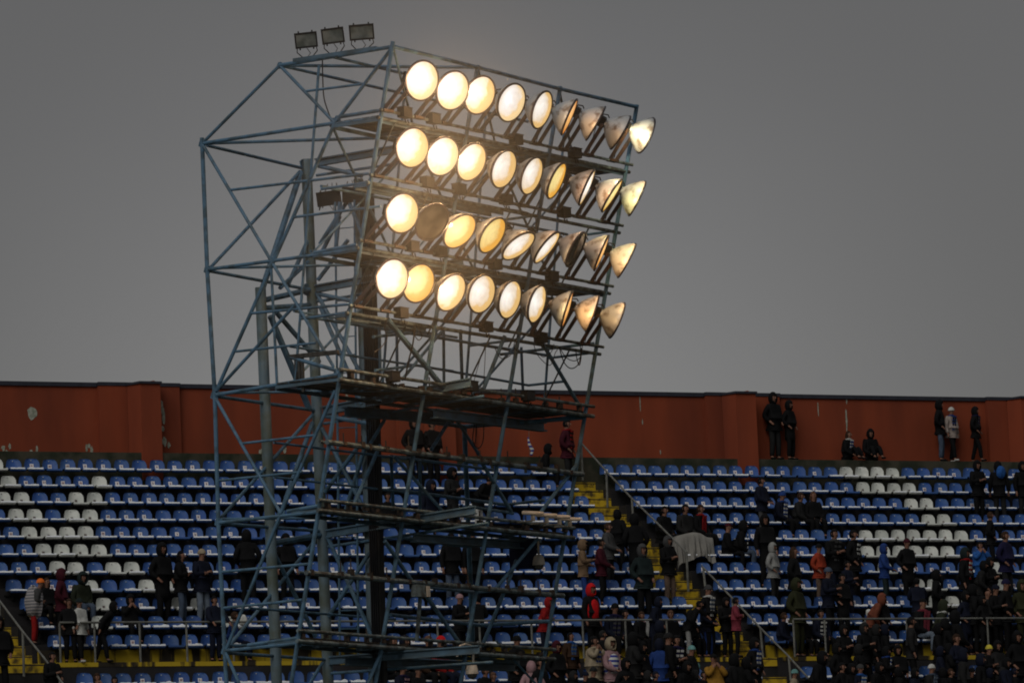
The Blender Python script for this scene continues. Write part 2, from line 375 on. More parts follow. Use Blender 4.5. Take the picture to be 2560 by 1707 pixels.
brk_me = b.mesh('bracket', black_m)
def sticker_mesh(txt):
    b = MB(); tl = Matrix.Rotation(math.radians(-9), 4, 'X')
    c = Vector((.01, .366, .105)); az = (tl @ Vector((0, 0, 1))); ay = tl @ Vector((0, 1, 0))
    b.box(c, Vector((.050, 0, 0)), ay * .003, az * .050, 0)
    digits(b, txt, c - ay * .006, Vector((1, 0, 0)), az, ay, .042, 1)
    return b.mesh('number_sticker', [stick_m, digit_m])
STK = {}
def rot_stand(): return Matrix((du, -dn, Z)).transposed().to_4x4()      # local x along the row, y to the back
RS = rot_stand()
ORD = ['zeroth', 'first', 'second', 'third', 'fourth', 'fifth', 'sixth', 'seventh', 'eighth', 'ninth', 'tenth', 'eleventh', 'twelfth', 'thirteenth', 'fourteenth', 'fifteenth', 'sixteenth', 'seventeenth', 'eighteenth', 'nineteenth']
TENS = {2: 'twent', 3: 'thirt', 4: 'fort'}
def ordn(n):
    if n < 20: return ORD[n]
    t, u = divmod(n, 10); return TENS[t] + ('ieth' if u == 0 else 'y-' + ORD[u])
WHITE = {0: [(-40, 12), (2115, 2268)], 1: [(-30, 48), (245, 284), (2155, 2312)], 2: [(-20, 90), (188, 272), (2280, 2355)], 3: [(38, 122), (178, 262), (2322, 2397)],
         4: [(72, 254), (2163, 2440)], 5: [(106, 288), (2163, 2405)], 6: [(145, 230), (285, 374), (2216, 2254), (2458, 2545)], 7: [(230, 266), (362, 450), (2292, 2385), (2512, 2550)],
         8: [(215, 298), (455, 532), (2305, 2450)], 9: [(258, 302), (592, 628)]}
GAPS = {7: [(-40, 0)], 8: [(100, 190)], 3: [], 9: [(150, 245)], 4: [(1620, 1690)], 5: [(1660, 1720)]}
seats = []
rs = random.Random(3)
for k in list(range(0, 11)) + [12]:
    for side, s_start in (('L', sL), ('R', sR)):
        i0 = -8 if side == 'L' else 0
        cnt = 0
        for i in range(i0, 48):
            s = s_start + i * PITCHS
            if side == 'L' and (s < S_LA + .2 or s > S_AL - .2): continue
            if side == 'R' and s < S_AR + .18: continue
            P = SP(s, k * RUN, -k * RISE); X, Y = px(P)
            if side == 'R': cnt += 1
            if X < -30 or X > 2590: continue
            wh = any(a <= X <= c for a, c in WHITE.get(k, []))
            if k in GAPS and any(a <= X <= c for a, c in GAPS[k]): continue
            # number of the seat counted from the middle stairs
            num = cnt if side == 'R' else int(round((S_AL - .2 - s) / PITCHS)) + 1
            seats.append((k, side, num, s, wh, Y))
snow = MB()
def snow_ridge(P, k, rr):
    n = 8; a0 = -.205 + rr.random() * .04; a1 = .205 - rr.random() * .03; base = .020 + .012 * rr.random() + (.008 if k > 6 else 0)
    top = []; 
    hh = [base * (.6 + .6 * rr.random()) for _ in range(n + 1)]
    if k > 5 and rr.random() < .35: q = rr.randrange(1, n); hh[q] += .02; hh[q - 1] += .012
    vs = []
    for i in range(n + 1):
        a = a0 + (a1 - a0) * i / n
        for y, z in ((-.010, -.010), (-.002, hh[i]), (.07, hh[i] * 1.1), (.11, .0)): vs.append(P + du * a - dn * y + Z * (z + .001))
    fs = []
    for i in range(n):
        for j in range(3): fs.append((i * 4 + j, i * 4 + j + 1, i * 4 + 5 + j, i * 4 + 4 + j))
        fs.append((i * 4 + 3, i * 4, i * 4 + 4, i * 4 + 7))
    fs += [(0, 1, 2, 3), (n * 4 + 3, n * 4 + 2, n * 4 + 1, n * 4)]
    snow.add(vs, fs)
# the seats that show largest are things of their own; the far rest of the blue ones is one object
blues = sorted([q for q in seats if not q[4]], key=lambda q: -q[5] + (.012 * q[3] * 20))
keep = set(id(q) for q in blues[:222]); restb = MB()
proto_cache = {}
bm_loc = [v.co.copy() for v in blue_me.vertices]; bf = [list(p.vertices) for p in blue_me.polygons]; bmi = [p.material_index for p in blue_me.polygons]
for q in seats:
    k, side, num, s, wh, Y = q
    P = SP(s, k * RUN, -k * RISE)
    jit = Matrix.Rotation(rs.uniform(-.035, .035), 4, 'Z') @ Matrix.Rotation(rs.uniform(-.03, .03), 4, 'X')
    M = Matrix.Translation(P) @ RS @ jit
    has = rs.random() < (.62 if not wh else .0); txt = str(30 - num if side == 'L' and num < 29 else num)
    if rs.random() < (.92 if not wh else .55): snow_ridge(P, k, rs)
    if wh or id(q) in keep:
        o = bpy.data.objects.new('stadium_seat', white_me if wh else blue_me); C.objects.link(o); o.matrix_world = M
        rown = ordn(k + 1) + ' row' if k < 11 else 'row below walkway'
        where = '%s seat %s of the middle stairs' % (ordn(num), 'left' if side == 'L' else 'right')
        st = ''
        if has: st = ' with number sticker'
        tag(o, '%s seat%s, %s, %s' % ('white' if wh else 'blue', st, rown, where), 'seat', 'white seats on the terrace' if wh else 'blue seats on the terrace')
        bk = bpy.data.objects.new('bracket', brk_me); C.objects.link(bk); bk.parent = o
        if has or (wh and rs.random() < .7):
            key = txt if not wh else 'w' + txt
            if key not in STK:
                if wh:
                    b = MB(); digits(b, txt, Vector((.01, .356, .07)), Vector((1, 0, 0)), Z, Vector((0, 1, 0)), .042, 0)
                    b.box((.01, .358, .07), Vector((.03, 0, 0)), Vector((0, .002, 0)), Z * .03, 1)
                    STK[key] = b.mesh('number_sticker', [mat('worn_print', (.08, .05, .05)), mat('worn_label', (.30, .27, .25))])
                else: STK[key] = sticker_mesh(txt)
            c = bpy.data.objects.new('number_sticker', STK[key]); C.objects.link(c); c.parent = o
    else:
        restb.add([M @ v for v in bm_loc], bf)
        for i_, mi_ in enumerate(bmi): restb.m[len(restb.m) - len(bmi) + i_] = mi_
        if has:
            if txt not in STK: STK[txt] = sticker_mesh(txt)
            sm = STK[txt]; o0 = len(restb.m)
            restb.add([M @ v.co for v in sm.vertices], [list(p.vertices) for p in sm.polygons])
            for i_, p in enumerate(sm.polygons): restb.m[o0 + i_] = 2 + p.material_index
if restb.v:
    tag(part('stadium_seats', restb, [blue_m, dot_m, stick_m, digit_m], None, True), 'farther blue seats filling the upper rows of the stand', 'seats', kind='stuff')
tag(part('snow', snow, snow_m, None, True), 'thin line of snow lying on the seat edges', 'snow', kind='stuff')
GLOW = 1.6; GLOW_FILL = 46.0
LE = {(0, 4): (12, (1, .72, .45)), (0, 5): (18, (1, .55, .25)), (0, 6): (3, (1, .6, .3)), (0, 7): (95, (1, .84, .50)), (1, 5): (22, (1, .5, .3)), (1, 6): (48, (1, .62, .34)), (1, 7): (44, (1, .84, .34)),
      (2, 4): (12, (1, .6, .3)), (2, 5): (30, (1, .62, .3)), (2, 7): (40, (1, .58, .25)), (3, 4): (34, (1, .6, .2)), (3, 5): (34, (1, .68, .25)), (3, 6): (52, (1, .50, .18)), (3, 7): (9, (1, .6, .25))}
# ------------------------------------------------------------------ floodlight tower
PHI = 1.01832; tu = Vector((math.cos(PHI), math.sin(PHI), 0)); tv = Vector((-math.sin(PHI), math.cos(PHI), 0))
T0 = Vector((-1.95956, 89.06074, 15.32887 + CZ)); TW, LEAN = 7.80755, .24421
def TPt(u, v, h): return T0 + tu * u + tv * v + Z * h
Fn = (tv + Z * LEAN).normalized()                       # normal of the leaning lamp face
def P_(x, y, pl):
    if isinstance(pl, Vector): return pl
    if pl == 'F': return hit(x, y, T0, Fn)
    if pl == 'S': return hit(x, y, T0, tu)
    k, v = pl[0], float(pl[1:])
    if k == 'F': return hit(x, y, T0 + tv * v, Fn)
    if k == 'U': return hit(x, y, T0 + tu * v, tu)
    if k == 'V': return hit(x, y, T0 + tv * v, tv)
    if k == 'H': return hit(x, y, T0 + Z * v, Z)
UM = (P_(790, 1000, 'V3.6') - T0).dot(tu)
V = 'V3.6'; M = 'U%.4f' % UM
base = TPt(UM, 3.0, 0); base.z = 0
tower = empty('floodlight_tower', base, 'tall blue grey steel lattice floodlight tower leaning out above the stand', 'floodlight tower')
def bar(x1, y1, a, x2, y2, b, r=.027, name='brace', m=steel, n=8):
    mb = MB(); mb.tube([P_(x1, y1, a), P_(x2, y2, b)], r * 1.08, n); return part(name, mb, m, tower, True)
def bar3(p, q, r=.027, name='brace', m=steel, n=8):
    mb = MB(); mb.tube([p, q], r * 1.06, n); return part(name, mb, m, tower, True)
def beam(p, q, wd, ht, name='beam', m=beam_m):
    mb = MB(); d = (q - p).normalized(); sdir = d.cross(Z).normalized(); upv = sdir.cross(d)
    c = (p + q) / 2; L = (q - p) / 2
    mb.box(c + upv * (ht / 2), L, sdir * wd / 2, upv * .012); mb.box(c - upv * (ht / 2), L, sdir * wd / 2, upv * .012)
    mb.box(c, L, sdir * .012, upv * (ht / 2 - .013)); return part(name, mb, m, tower)
# posts of the leaning face
POSTS = [((982.5, 104), (728, 1707)), ((1194.6, 163), (950, 1640)), ((1401, 216), (1163, 1640)), ((1592.5, 262), (1350, 1707))]
pf = []
for (x1, y1), (x2, y2) in POSTS:
    a, b = P_(x1, y1, 'F'), P_(x2, y2, 'F'); b = a + (b - a) * 1.12
    pf.append((a, b)); bar3(a, b, .034, 'leg_post')
lev = {'T': 1.112, 'A': 0, 'B': -1.05, 'C': -2.1, 'D': -3.15, 'E': -4.2, 'F': -5.25, 'G': -6.3, 'H': -7.35, 'I': -8.4, 'J': -10.2}
def FP(u, h, off=0): return TPt(u, off - LEAN * h, h)
UE = (P_(1563, 430, 'F') - T0).dot(tu)
# roof frame
for a, b in (((982.5, 117), (1194.6, 169)), ((1194.6, 169), (1401, 223)), ((1401, 223), (1592.5, 268))): bar(a[0], a[1], 'F', b[0], b[1], 'F', .032, 'roof_rail')
Nn = P_(699.4, 164, 'S'); Tl = P_(982.5, 117, 'F'); Kn = P_(837, 308, 'S'); Pn = P_(505.5, 359, 'S'); Qn = P_(537, 987, 'S')
bar3(Nn, Tl, .032, 'roof_rail'); bar3(Nn, Pn); bar3(Nn, Kn); bar3(Pn, Kn, .03); bar3(Tl, Kn, .03)
bar(760.6, 229, 'S', 913.7, 209.6, 'S', .02)
# back corner post
bk = [P_(x, y, 'S') for x, y in ((504.8, 345), (518, 674), (537, 987), (546, 1305), (562, 1626), (566, 1707))]
mb = MB(); bk.append(bk[-1] + (bk[-1] - bk[-2]) * 2.2); mb.tube(bk, .036, 8); part('leg_post', mb, steel, tower, True)
for q in [
 (505, 359, 'S', 845, 935, 'S', .027), (526, 669, V, 750, 429, V, .027), (518, 364, V, 753, 420, V, .027), (578, 475, 'S', 924, 434, 'S', .022),
 (735, 543, 'S', 952, 516, 'S', .022), (518, 674, 'S', 898, 623, 'S', .028), (837, 308, 'S', 541, 977, 'S', .030), (752, 430, V, 655, 725, V, .048),
 (521, 677, V, 768, 723, V, .027), (541, 977, 'S', 738, 762, 'S', .027), (590, 878.5, 'S', 791, 857, 'S', .02), (630.5, 783, 'S', 878, 760, 'S', .022),
 (677, 650, 'S', 693, 967, 'S', .022), (541, 987, 'S', 846, 936, 'S', .030), (538, 990, V, 790, 1026, V, .028), (537, 992, 'S', 702, 1283, 'S', .027),
 (702, 1283, 'S', 838, 976, 'S', .027), (781, 1037, V, 554, 1292, V, .027), (781, 1056, V, 690, 1318, V, .036), (607.5, 1108, 'S', 792, 1087, 'S', .02),
 (549, 1201, 'S', 756, 1179, 'S', .02), (548, 1306, 'S', 799, 1279, 'S', .028), (550, 1308, V, 800, 1327, V, .027), (702, 1284, 'S', 566, 1622, 'S', .027),
 (553, 1429, 'S', 772, 1409, 'S', .022), (560, 1519, 'S', 755, 1499, 'S', .022), (786, 1353, V, 566, 1622, V, .028), (562, 1626, 'S', 746, 1607, 'S', .028),
 (566, 1631, V, 812, 1648, V, .026), (564, 1630, 'S', 612, 1740, 'S', .027), (806, 1656, V, 755, 1740, V, .027), (681, 1373, V, 789, 1590, V, .034),
 (653, 752, V, 776, 724, V, .045), (655, 770, V, 790, 762, V, .04), (676, 790, V, 772, 1020, V, .05), (690, 780, V, 798, 905, V, .04),
 (681, 1358, V, 806, 1336, V, .05), (700, 720, V, 770, 655, V, .034), (770, 600, V, 720, 712, V, .034)]: bar(*q)
# plan bracing that runs into the depth
bar3(Pn, FP(2.6, 0), .026); bar3(Nn, P_(1194.6, 169, 'F'), .026); bar3(Nn, Nn + tu * TW, .026); bar3(TPt(0, .9, 1.11), TPt(TW, .9, 1.11), .026)
for x, y, L in ((725, 866, 5.0), (735, 778, 5.0), (684, 1106, 4.0), (684, 1192.5, 4.0), (623, 1519, 4.4)):
    p = P_(x, y, 'S'); bar3(p, p + tu * L, .02)
for h in ('C', 'E', 'G', 'I'):
    bvk = (P_(*{'C': (518, 674), 'E': (537, 987), 'G': (546, 1305), 'I': (562, 1626)}[h], 'S') - T0).dot(tv)
    bar3(TPt(0, bvk, lev[h]), FP(2.6, lev[h]), .022)
for p_, ax_, s_ in ((Kn, tv, .10), (Pn, tv, .075), (Qn, tv, .085), (Nn, tv, .06), (P_(518, 674, 'S'), tv, .07), (P_(546, 1305, 'S'), tv, .075), (P_(562, 1626, 'S'), tv, .075), (P_(845, 935, 'S'), tv, .10), (P_(702, 1283, 'S'), tv, .075), (P_(799, 1279, 'S'), tv, .07), (P_(746, 1607, 'S'), tv, .07), (P_(648, 1182, V), tu, .075), (P_(677, 650, 'S'), tv, .06), (P_(768, 724, V), tu, .11), (P_(655, 752, V), tu, .11), (P_(790, 1030, V), tu, .10), (P_(760, 412, V), tu, .10)):
    gp = MB(); gp.prism([p_ + ax_ * (s_ * math.cos(PI * k / 4 + .3) * (1.25 if k % 2 else .9)) + Z * (s_ * math.sin(PI * k / 4 + .3)) for k in range(8)], (tu if ax_ is tv else tv) * .02); part('gusset_plate', gp, steel, tower)
# rails across the lamp face
def rail(h, off, dz, r, m=steel_dirty, u0=-.12, u1=None, name='lamp_rail'):
    u1 = UE + .16 if u1 is None else u1
    p, q = FP(u0, lev[h], off) + Z * dz, FP(u1, lev[h], off) + Z * dz
    bar3(p, q, r, name, m)
for h in 'ABCD':
    rail(h, -.05, .10, .026); rail(h, .02, -.02, .030)
for h in 'FH': rail(h, -.02, 0, .042); rail(h, .12, .02, .024)
for h in 'EGI': rail(h, -.06, .12, .028); rail(h, -.04, -.05, .034)
# decks
def deck(h, v0, v1, u0, u1, name='platform_deck'):
    mb = MB(); n = 5
    for i in range(n):
        a = v0 + (v1 - v0) * i / n + .015; b = v0 + (v1 - v0) * (i + 1) / n - .015
        c = TPt((u0 + u1) / 2, (a + b) / 2 - LEAN * lev[h], lev[h] + .02)
        mb.box(c, tu * ((u1 - u0) / 2), tv * ((b - a) / 2), Z * .012)
    for vv in (v0, v1): mb.box(TPt((u0 + u1) / 2, vv - LEAN * lev[h], lev[h] - .06), tu * ((u1 - u0) / 2), tv * .012, Z * .032, 1)
    u = u0
    while u < u1: mb.box(TPt(u, (v0 + v1) / 2 - LEAN * lev[h], lev[h] - .04), tu * .02, tv * ((v1 - v0) / 2), Z * .025, 1); u += 1.3
    part(name, mb, [deck_m, beam_m], tower)
deck('A', .06, .95, 0, UE); deck('C', .06, .95, 0, UE); deck('E', .02, 1.25, -.05, UE); deck('G', .02, .55, 0, UE); deck('I', .02, .60, 0, UE)
deck('B', .10, .34, 0, 4.2); deck('D', .10, .30, 0, 2.4)
# the rear frame of the platforms
RV = 1.0
for u in (0, UE / 3, UE * 2 / 3, UE):
    bar3(TPt(u, RV + .2, lev['T'] - .1), TPt(u, RV - LEAN * lev['E'] * .9, lev['E']), .022, 'inner_post')
for i in range(3):
    a, b = UE * i / 3, UE * (i + 1) / 3
    bar3(TPt(a, RV, lev['A']), TPt(b, RV + .5, lev['C']), .022); bar3(TPt(b, RV + .5, lev['C']), TPt(a, RV + 1, lev['E']), .022)
    bar3(TPt(b, RV, lev['A']), TPt(a, RV + .5, lev['C']), .018)
    bar3(FP(a, lev['T']), TPt(b, RV, lev['A']), .02)
for h in 'ABCD':
    bar3(TPt(0, RV - LEAN * lev[h], lev[h] + .05), TPt(UE, RV - LEAN * lev[h], lev[h] + .05), .024, 'rear_rail')
    for u in (0, UE / 3, UE * 2 / 3, UE): bar3(FP(u, lev[h]), TPt(u, RV - LEAN * lev[h], lev[h]), .022)
for h in 'ABCD':
    n_ = 6
    for i in range(n_):
        a = FP(UE * (i + .3) / n_, lev[h] - .05); b = TPt(UE * (i + .8) / n_, RV - LEAN * lev[h] + .1, lev[h] - 1.0)
        if i % 2 == (h in 'BD'): bar3(a, b, .015, 'brace', steel_dirty, 6)
# lamp face bracing below the lamps, handrail of the main platform
for q in [(969, 799, 'F', 1106, 966, 'F', .044), (1112, 819, 'F0.8', 1005, 949, 'F0.8', .026), (1262, 840, 'F', 1209, 972, 'F', .034), (1312, 775, 'F0.9', 1357, 862, 'F0.9', .03),
 (1357, 860, 'F', 1452, 1020, 'F', .032), (933, 842, 'F0.2', 1033, 832, 'F1.2', .024), (1033, 832, 'F1.2', 1293, 878, 'F1.2', .024), (1250, 886, 'F1.2', 1485, 858, 'F.1', .024),
 (938, 926, 'F0.2', 1043, 913, 'F1.2', .022), (1043, 913, 'F1.2', 1321, 963, 'F1.2', .022), (1321, 963, 'F1.2', 1412, 953, 'F.4', .022),
 (948, 799, 'F0.8', 951, 940, 'F0.8', .024), (992, 838, 'F1.2', 993, 940, 'F1.2', .024), (1109, 824, 'F1', 1110, 965, 'F1', .024), (1151, 824, 'F1.2', 1156, 972, 'F1.2', .028), (1303, 868, 'F1.2', 1308, 996, 'F1.2', .024),
 # cells below the main platform
 (1161, 1068, 'F1.3', 1183, 1640, 'F2.6', .040), (985, 1043, 'F1.3', 1161, 1066, 'F1.3', .036), (1161, 1066, 'F1.3', 1462, 1043, 'F0', .036), (1135, 1040, 'F1', 1200, 1140, 'F1.3', .027),
 (1127, 1045, 'F1', 1078, 1124, 'F.6', .030), (1201, 1150, 'F', 1277, 1277, 'F', .032), (1443, 1160, 'F', 1352, 1280, 'F', .032), (950, 1113, 'F1', 885, 1260, 'F.5', .03), (961, 1050, 'F1', 925, 1110, 'F.7', .027),
 (920, 1148, 'F2', 978, 1140, 'F2.2', .022), (978, 1140, 'F1.2', 1230, 1174, 'F1.2', .024), (920, 1229, 'F2', 975, 1222, 'F2.2', .02), (975, 1222, 'F1.2', 1265, 1261, 'F1.2', .027), (1265, 1261, 'F1.2', 1362, 1250, 'F.6', .024),
 (985, 1140, 'F1', 1118, 1290, 'F.3', .028), (1050, 1150, 'F1', 1050, 1275, 'F1', .026), (978, 1140, 'F1.2', 983, 1275, 'F1.2', .026),
 (1170, 1265, 'F1', 1285, 1283, 'F.3', .024), (1002, 1342, 'F1.4', 1166, 1364, 'F1.4', .036), (1166, 1364, 'F1.4', 1274, 1352, 'F.8', .034), (1152, 1335, 'F1.1', 1170, 1362, 'F1.4', .026),
 (962, 1352, 'F', 1028, 1450, 'F', .032), (1345, 1345, 'F', 1240, 1470, 'F.2', .030), (1290, 1400, 'F.4', 1268, 1465, 'F.2', .027),
 (1058, 1466, 'F.6', 1190, 1480, 'F1.2', .026), (1190, 1480, 'F1.2', 1300, 1470, 'F.6', .026), (1056, 1475, 'F.2', 1152, 1612, 'F', .034), (1260, 1480, 'F', 1205, 1615, 'F.2', .030),
 (975, 1536, 'F1.2', 1200, 1562, 'F1.2', .03), (1200, 1562, 'F1.2', 1375, 1552, 'F', .032), (890, 1640, 'F1', 1160, 1655, 'F1', .03), (955, 1625, 'F', 905, 1740, 'F', .03), (1350, 1720, 'F', 1240, 1600, 'F.6', .02)]:
    a = list(q)
    for i in (2, 5):
        if a[i] != 'F': a[i] = 'F' + str(float(a[i][1:]))
    bar(*a)
# three round masts carrying everything
def mast(x1, y1, x2, y2, pl, r):
    a, b = P_(x1, y1, pl), P_(x2, y2, pl); b = a + (b - a) * ((a.z) / (a.z - b.z))
    mb = MB(); n = 8; mb.tube([a + (b - a) * i / n for i in range(n + 1)], r, 20); return part('mast', mb, mast_m, tower, True)
mast(765.5, 399, 821, 1707, V, .092); mast(651, 719, 692, 1707, V, .092)
mast(896, 448, 934, 1707, 'U%.4f' % (UM + .2), .085)
a, b = P_(912, 455, M), P_(946, 1707, M); b = a + (b - a) * (a.z / (a.z - b.z))
mb = MB(); mb.box((a + b) / 2, (b - a) / 2, tu * .02, tv * .10)
for sg in (-1, 1): mb.box((a + b) / 2 + tu * .06 + tv * (.10 * sg), (b - a) / 2, tu * .06, tv * .008)
part('cable_tray', mb, black_m, tower)
mb = MB()
for j in range(4): mb.tube([a + tu * -.045 + tv * (-.06 + .04 * j), b + tu * -.045 + tv * (-.06 + .04 * j)], .014, 5)
part('riser_cable', mb, cable_m, tower)
# ladder beside the third mast
a, b = P_(838, 505, M), P_(850, 1640, M)
mb = MB(); mb.tube([a, b], .022, 6); a2, b2 = P_(886, 500, M), P_(896, 1640, M); mb.tube([a2, b2], .022, 6)
n = int((a - b).length / .30)
for i in range(n): f = (i + .5) / n; mb.tube([a.lerp(b, f), a2.lerp(b2, f)], .010, 5)
part('ladder', mb, steel, tower)
for (x1, y1, x2, y2, ht) in ((790, 407, 985, 374, .11), (790, 722, 900, 702, .11), (808, 1027, 1010, 988, .13), (818, 1334, 960, 1311, .12), (826, 1650, 960, 1640, .12)):
    p, q = P_(x1, y1, M), P_(x2, y2, M); q = p + (q - p).normalized() * 3.0; beam(p, q, .10, ht)
    p2 = p - Z * .22; bar3(p2, q + tu * .4 - Z * .2, .024)
for (x1, y1, x2, y2) in ((796, 415, 905, 440), (796, 735, 915, 760), (800, 765, 905, 1010), (790, 730, 900, 930), (800, 610, 870, 500), (800, 640, 850, 540), (795, 700, 870, 600), (805, 1070, 925, 1300), (815, 1040, 930, 1060), (818, 1340, 935, 1600), (930, 1060, 860, 1290), (870, 500, 920, 620), (850, 505, 838, 640), (812, 1230, 900, 1110), (822, 1540, 925, 1380)):
    bar(x1, y1, M, x2, y2, M, .034)
# beams under the main platform towards the far side
beam(TPt(UM, .2 - LEAN * lev['E'], lev['E'] - .34), TPt(UE, .9 - LEAN * lev['E'], lev['E'] - .16), .14, .14)
beam(TPt(UM - 1.2, 1.2 - LEAN * lev['E'], lev['E'] - .30), TPt(UE - 2.5, 1.25 - LEAN * lev['E'], lev['E'] - .16), .14, .14)
beam(TPt(UM, .2 - LEAN * lev['G'], lev['G'] - .30), TPt(UE, .7 - LEAN * lev['G'], lev['G'] - .14), .14, .12)
beam(TPt(UM - 1, .5 - LEAN * lev['I'], lev['I'] - .26), TPt(UE, .7 - LEAN * lev['I'], lev['I'] - .14), .14, .12)
# deck end frames seen on the near side
for x1, y1, x2, y2, pl in ((840, 294, 952, 276, 'S'), (786, 632, 893, 612, 'S'), (727, 893, 842, 926, 'S'), (718, 1278, 797, 1264, 'S'), (620, 1612, 746, 1594, 'S')):
    bar(x1, y1, pl, x2, y2, pl, .03, 'deck_end')
mb = MB(); p, q = P_(727, 892, 'S'), P_(846, 880, 'S'); mb.box((p + q) / 2, (q - p) / 2, tu * .03, Z * .035)
for i in range(3): c_ = p.lerp(q, .1 + .07 * i); mb.box(c_ - Z * (.2 + .05 * i), tu * .02, tv * .02, Z * (.2 + .05 * i))
part('deck_end', mb, deck_m, tower)
# shackles, clamps and small iron on the rails
rc = random.Random(5); rusty = mat('rusty_iron', (.045, .03, .022), .8, 0, (.02, .018, .016), 12)
for h in 'EFGHI':
    for i in range(15):
        u = UE * (i + rc.random() * .8) / 15; c = FP(u, lev[h], -.03) + Z * (rc.random() * .08)
        cl = MB(); cl.box(c, tu * rc.uniform(.02, .055), tv * .04, Z * rc.uniform(.03, .06))
        if rc.random() < .5: cl.tube([c, c + Z * rc.uniform(.12, .22)], .012, 5)
        part('rail_clamp', cl, rusty, tower)
# a few trailing leads hung in loops
def cable(pts, r=.008, lab=None, sag=0.0, grp='black cables looping from the lamp rails'):
    P = [P_(*p) for p in pts]; q = []
    for i in range(len(P) - 1):
        a, b = P[i], P[i + 1]; p0 = P[i - 1] if i else a; p3 = P[i + 2] if i + 2 < len(P) else b
        for j in range(6):
            t = j / 6; q.append(.5 * ((2 * a) + (b - p0) * t + (2 * p0 - 5 * a + 4 * b - p3) * t * t + (3 * a - p0 - 3 * b + p3) * t ** 3))
    q.append(P[-1]); mb = MB(); mb.tube(q, r, 5)
    tag(part('cable', mb, cable_m, None, True), lab, 'cable', grp)
F_ = 'F-0.1'
cable([(1334, 860, F_), (1346, 890, F_), (1375, 913, F_), (1389, 880, F_), (1400, 868, F_)], .007, 'thin cable loop left of the long loops below the lowest lamp rail')
cable([(1398, 868, F_), (1410, 905, F_), (1428, 921, F_), (1447, 908, F_), (1454, 870, F_)], .010, 'deepest cable loop hanging below the right end of the lowest rail')
cable([(1399, 868, F_), (1415, 893, F_), (1436, 902, F_), (1452, 890, F_), (1456, 862, F_)], .008, 'middle cable loop at the right end of the lowest lamp rail')
cable([(1440, 872, F_), (1441, 890, F_), (1448, 913, F_), (1453, 890, F_), (1450, 862, F_)], .009, 'narrow cable loop at the far right of the lowest rail')
cable([(1238, 872, F_), (1250, 893, F_), (1262, 896, F_), (1276, 888, F_)], .008, 'small drooping cable between the second and third face posts')
cable([(1035, 812, F_), (1033, 830, F_), (1046, 850, F_), (1055, 838, F_), (1040, 812, F_)], .008, 'coiled cable knot below the second lamp of the lowest row')
cable([(1038, 812, F_), (1032, 860, F_), (1022, 900, F_), (1012, 950, F_)], .014, 'thick cable running down to the main platform from the coil')
cable([(966, 800, F_), (962, 822, F_), (967, 845, F_), (953, 868, F_), (935, 880, F_)], .008, 'curly cable beside the mast near the lowest rail')
cable([(1213, 862, F_), (1200, 900, F_), (1184, 955, F_)], .006, 'straight lead slanting down to the junction box on the main platform')
cable([(1214, 864, F_), (1212, 910, F_), (1209, 960, F_)], .006, 'nearly vertical lead next to the slanting one')
cable([(1258, 505, F_), (1264, 520, F_), (1290, 525, F_), (1320, 532, F_), (1338, 545, F_), (1340, 572, F_)], .008, 'cable curving from the second lamp rail down to the third row')
cable([(1055, 478, F_), (1062, 500, F_), (1078, 506, F_), (1080, 490, F_), (1060, 475, F_)], .009, 'knotted cable above the dark lamp of the third row')
cable([(1186, 1062, 'F0.8'), (1182, 1100, 'F0.8'), (1194, 1120, 'F0.8'), (1207, 1105, 'F0.8'), (1210, 1060, 'F0.8')], .009, 'long cable loop under the main platform against the red wall')
cable([(1190, 1040, 'F0.8'), (1191, 1080, 'F0.8'), (1186, 1115, 'F0.8')], .008, 'single hanging lead under the main platform')
cable([(806, 149, 'S'), (807, 200, 'S'), (811, 250, 'S'), (828, 300, 'S')], .011, 'long lead dropping from the roof rail beside the small floodlights')
cable([(1062, 1106, 'F.6'), (1066, 1095, 'F.6'), (1068, 1120, 'F.6'), (1075, 1125, 'F.6')], .006, 'pale thin lead hanging over the fifth platform rail')
cable([(1385, 860, F_), (1378, 880, F_), (1360, 892, F_), (1345, 884, F_)], .007, 'shallow cable loop crossing behind the long loops')
cable([(1290, 845, F_), (1285, 868, F_), (1300, 880, F_)], .008, 'short cable below the sixth lamp of the lowest row')

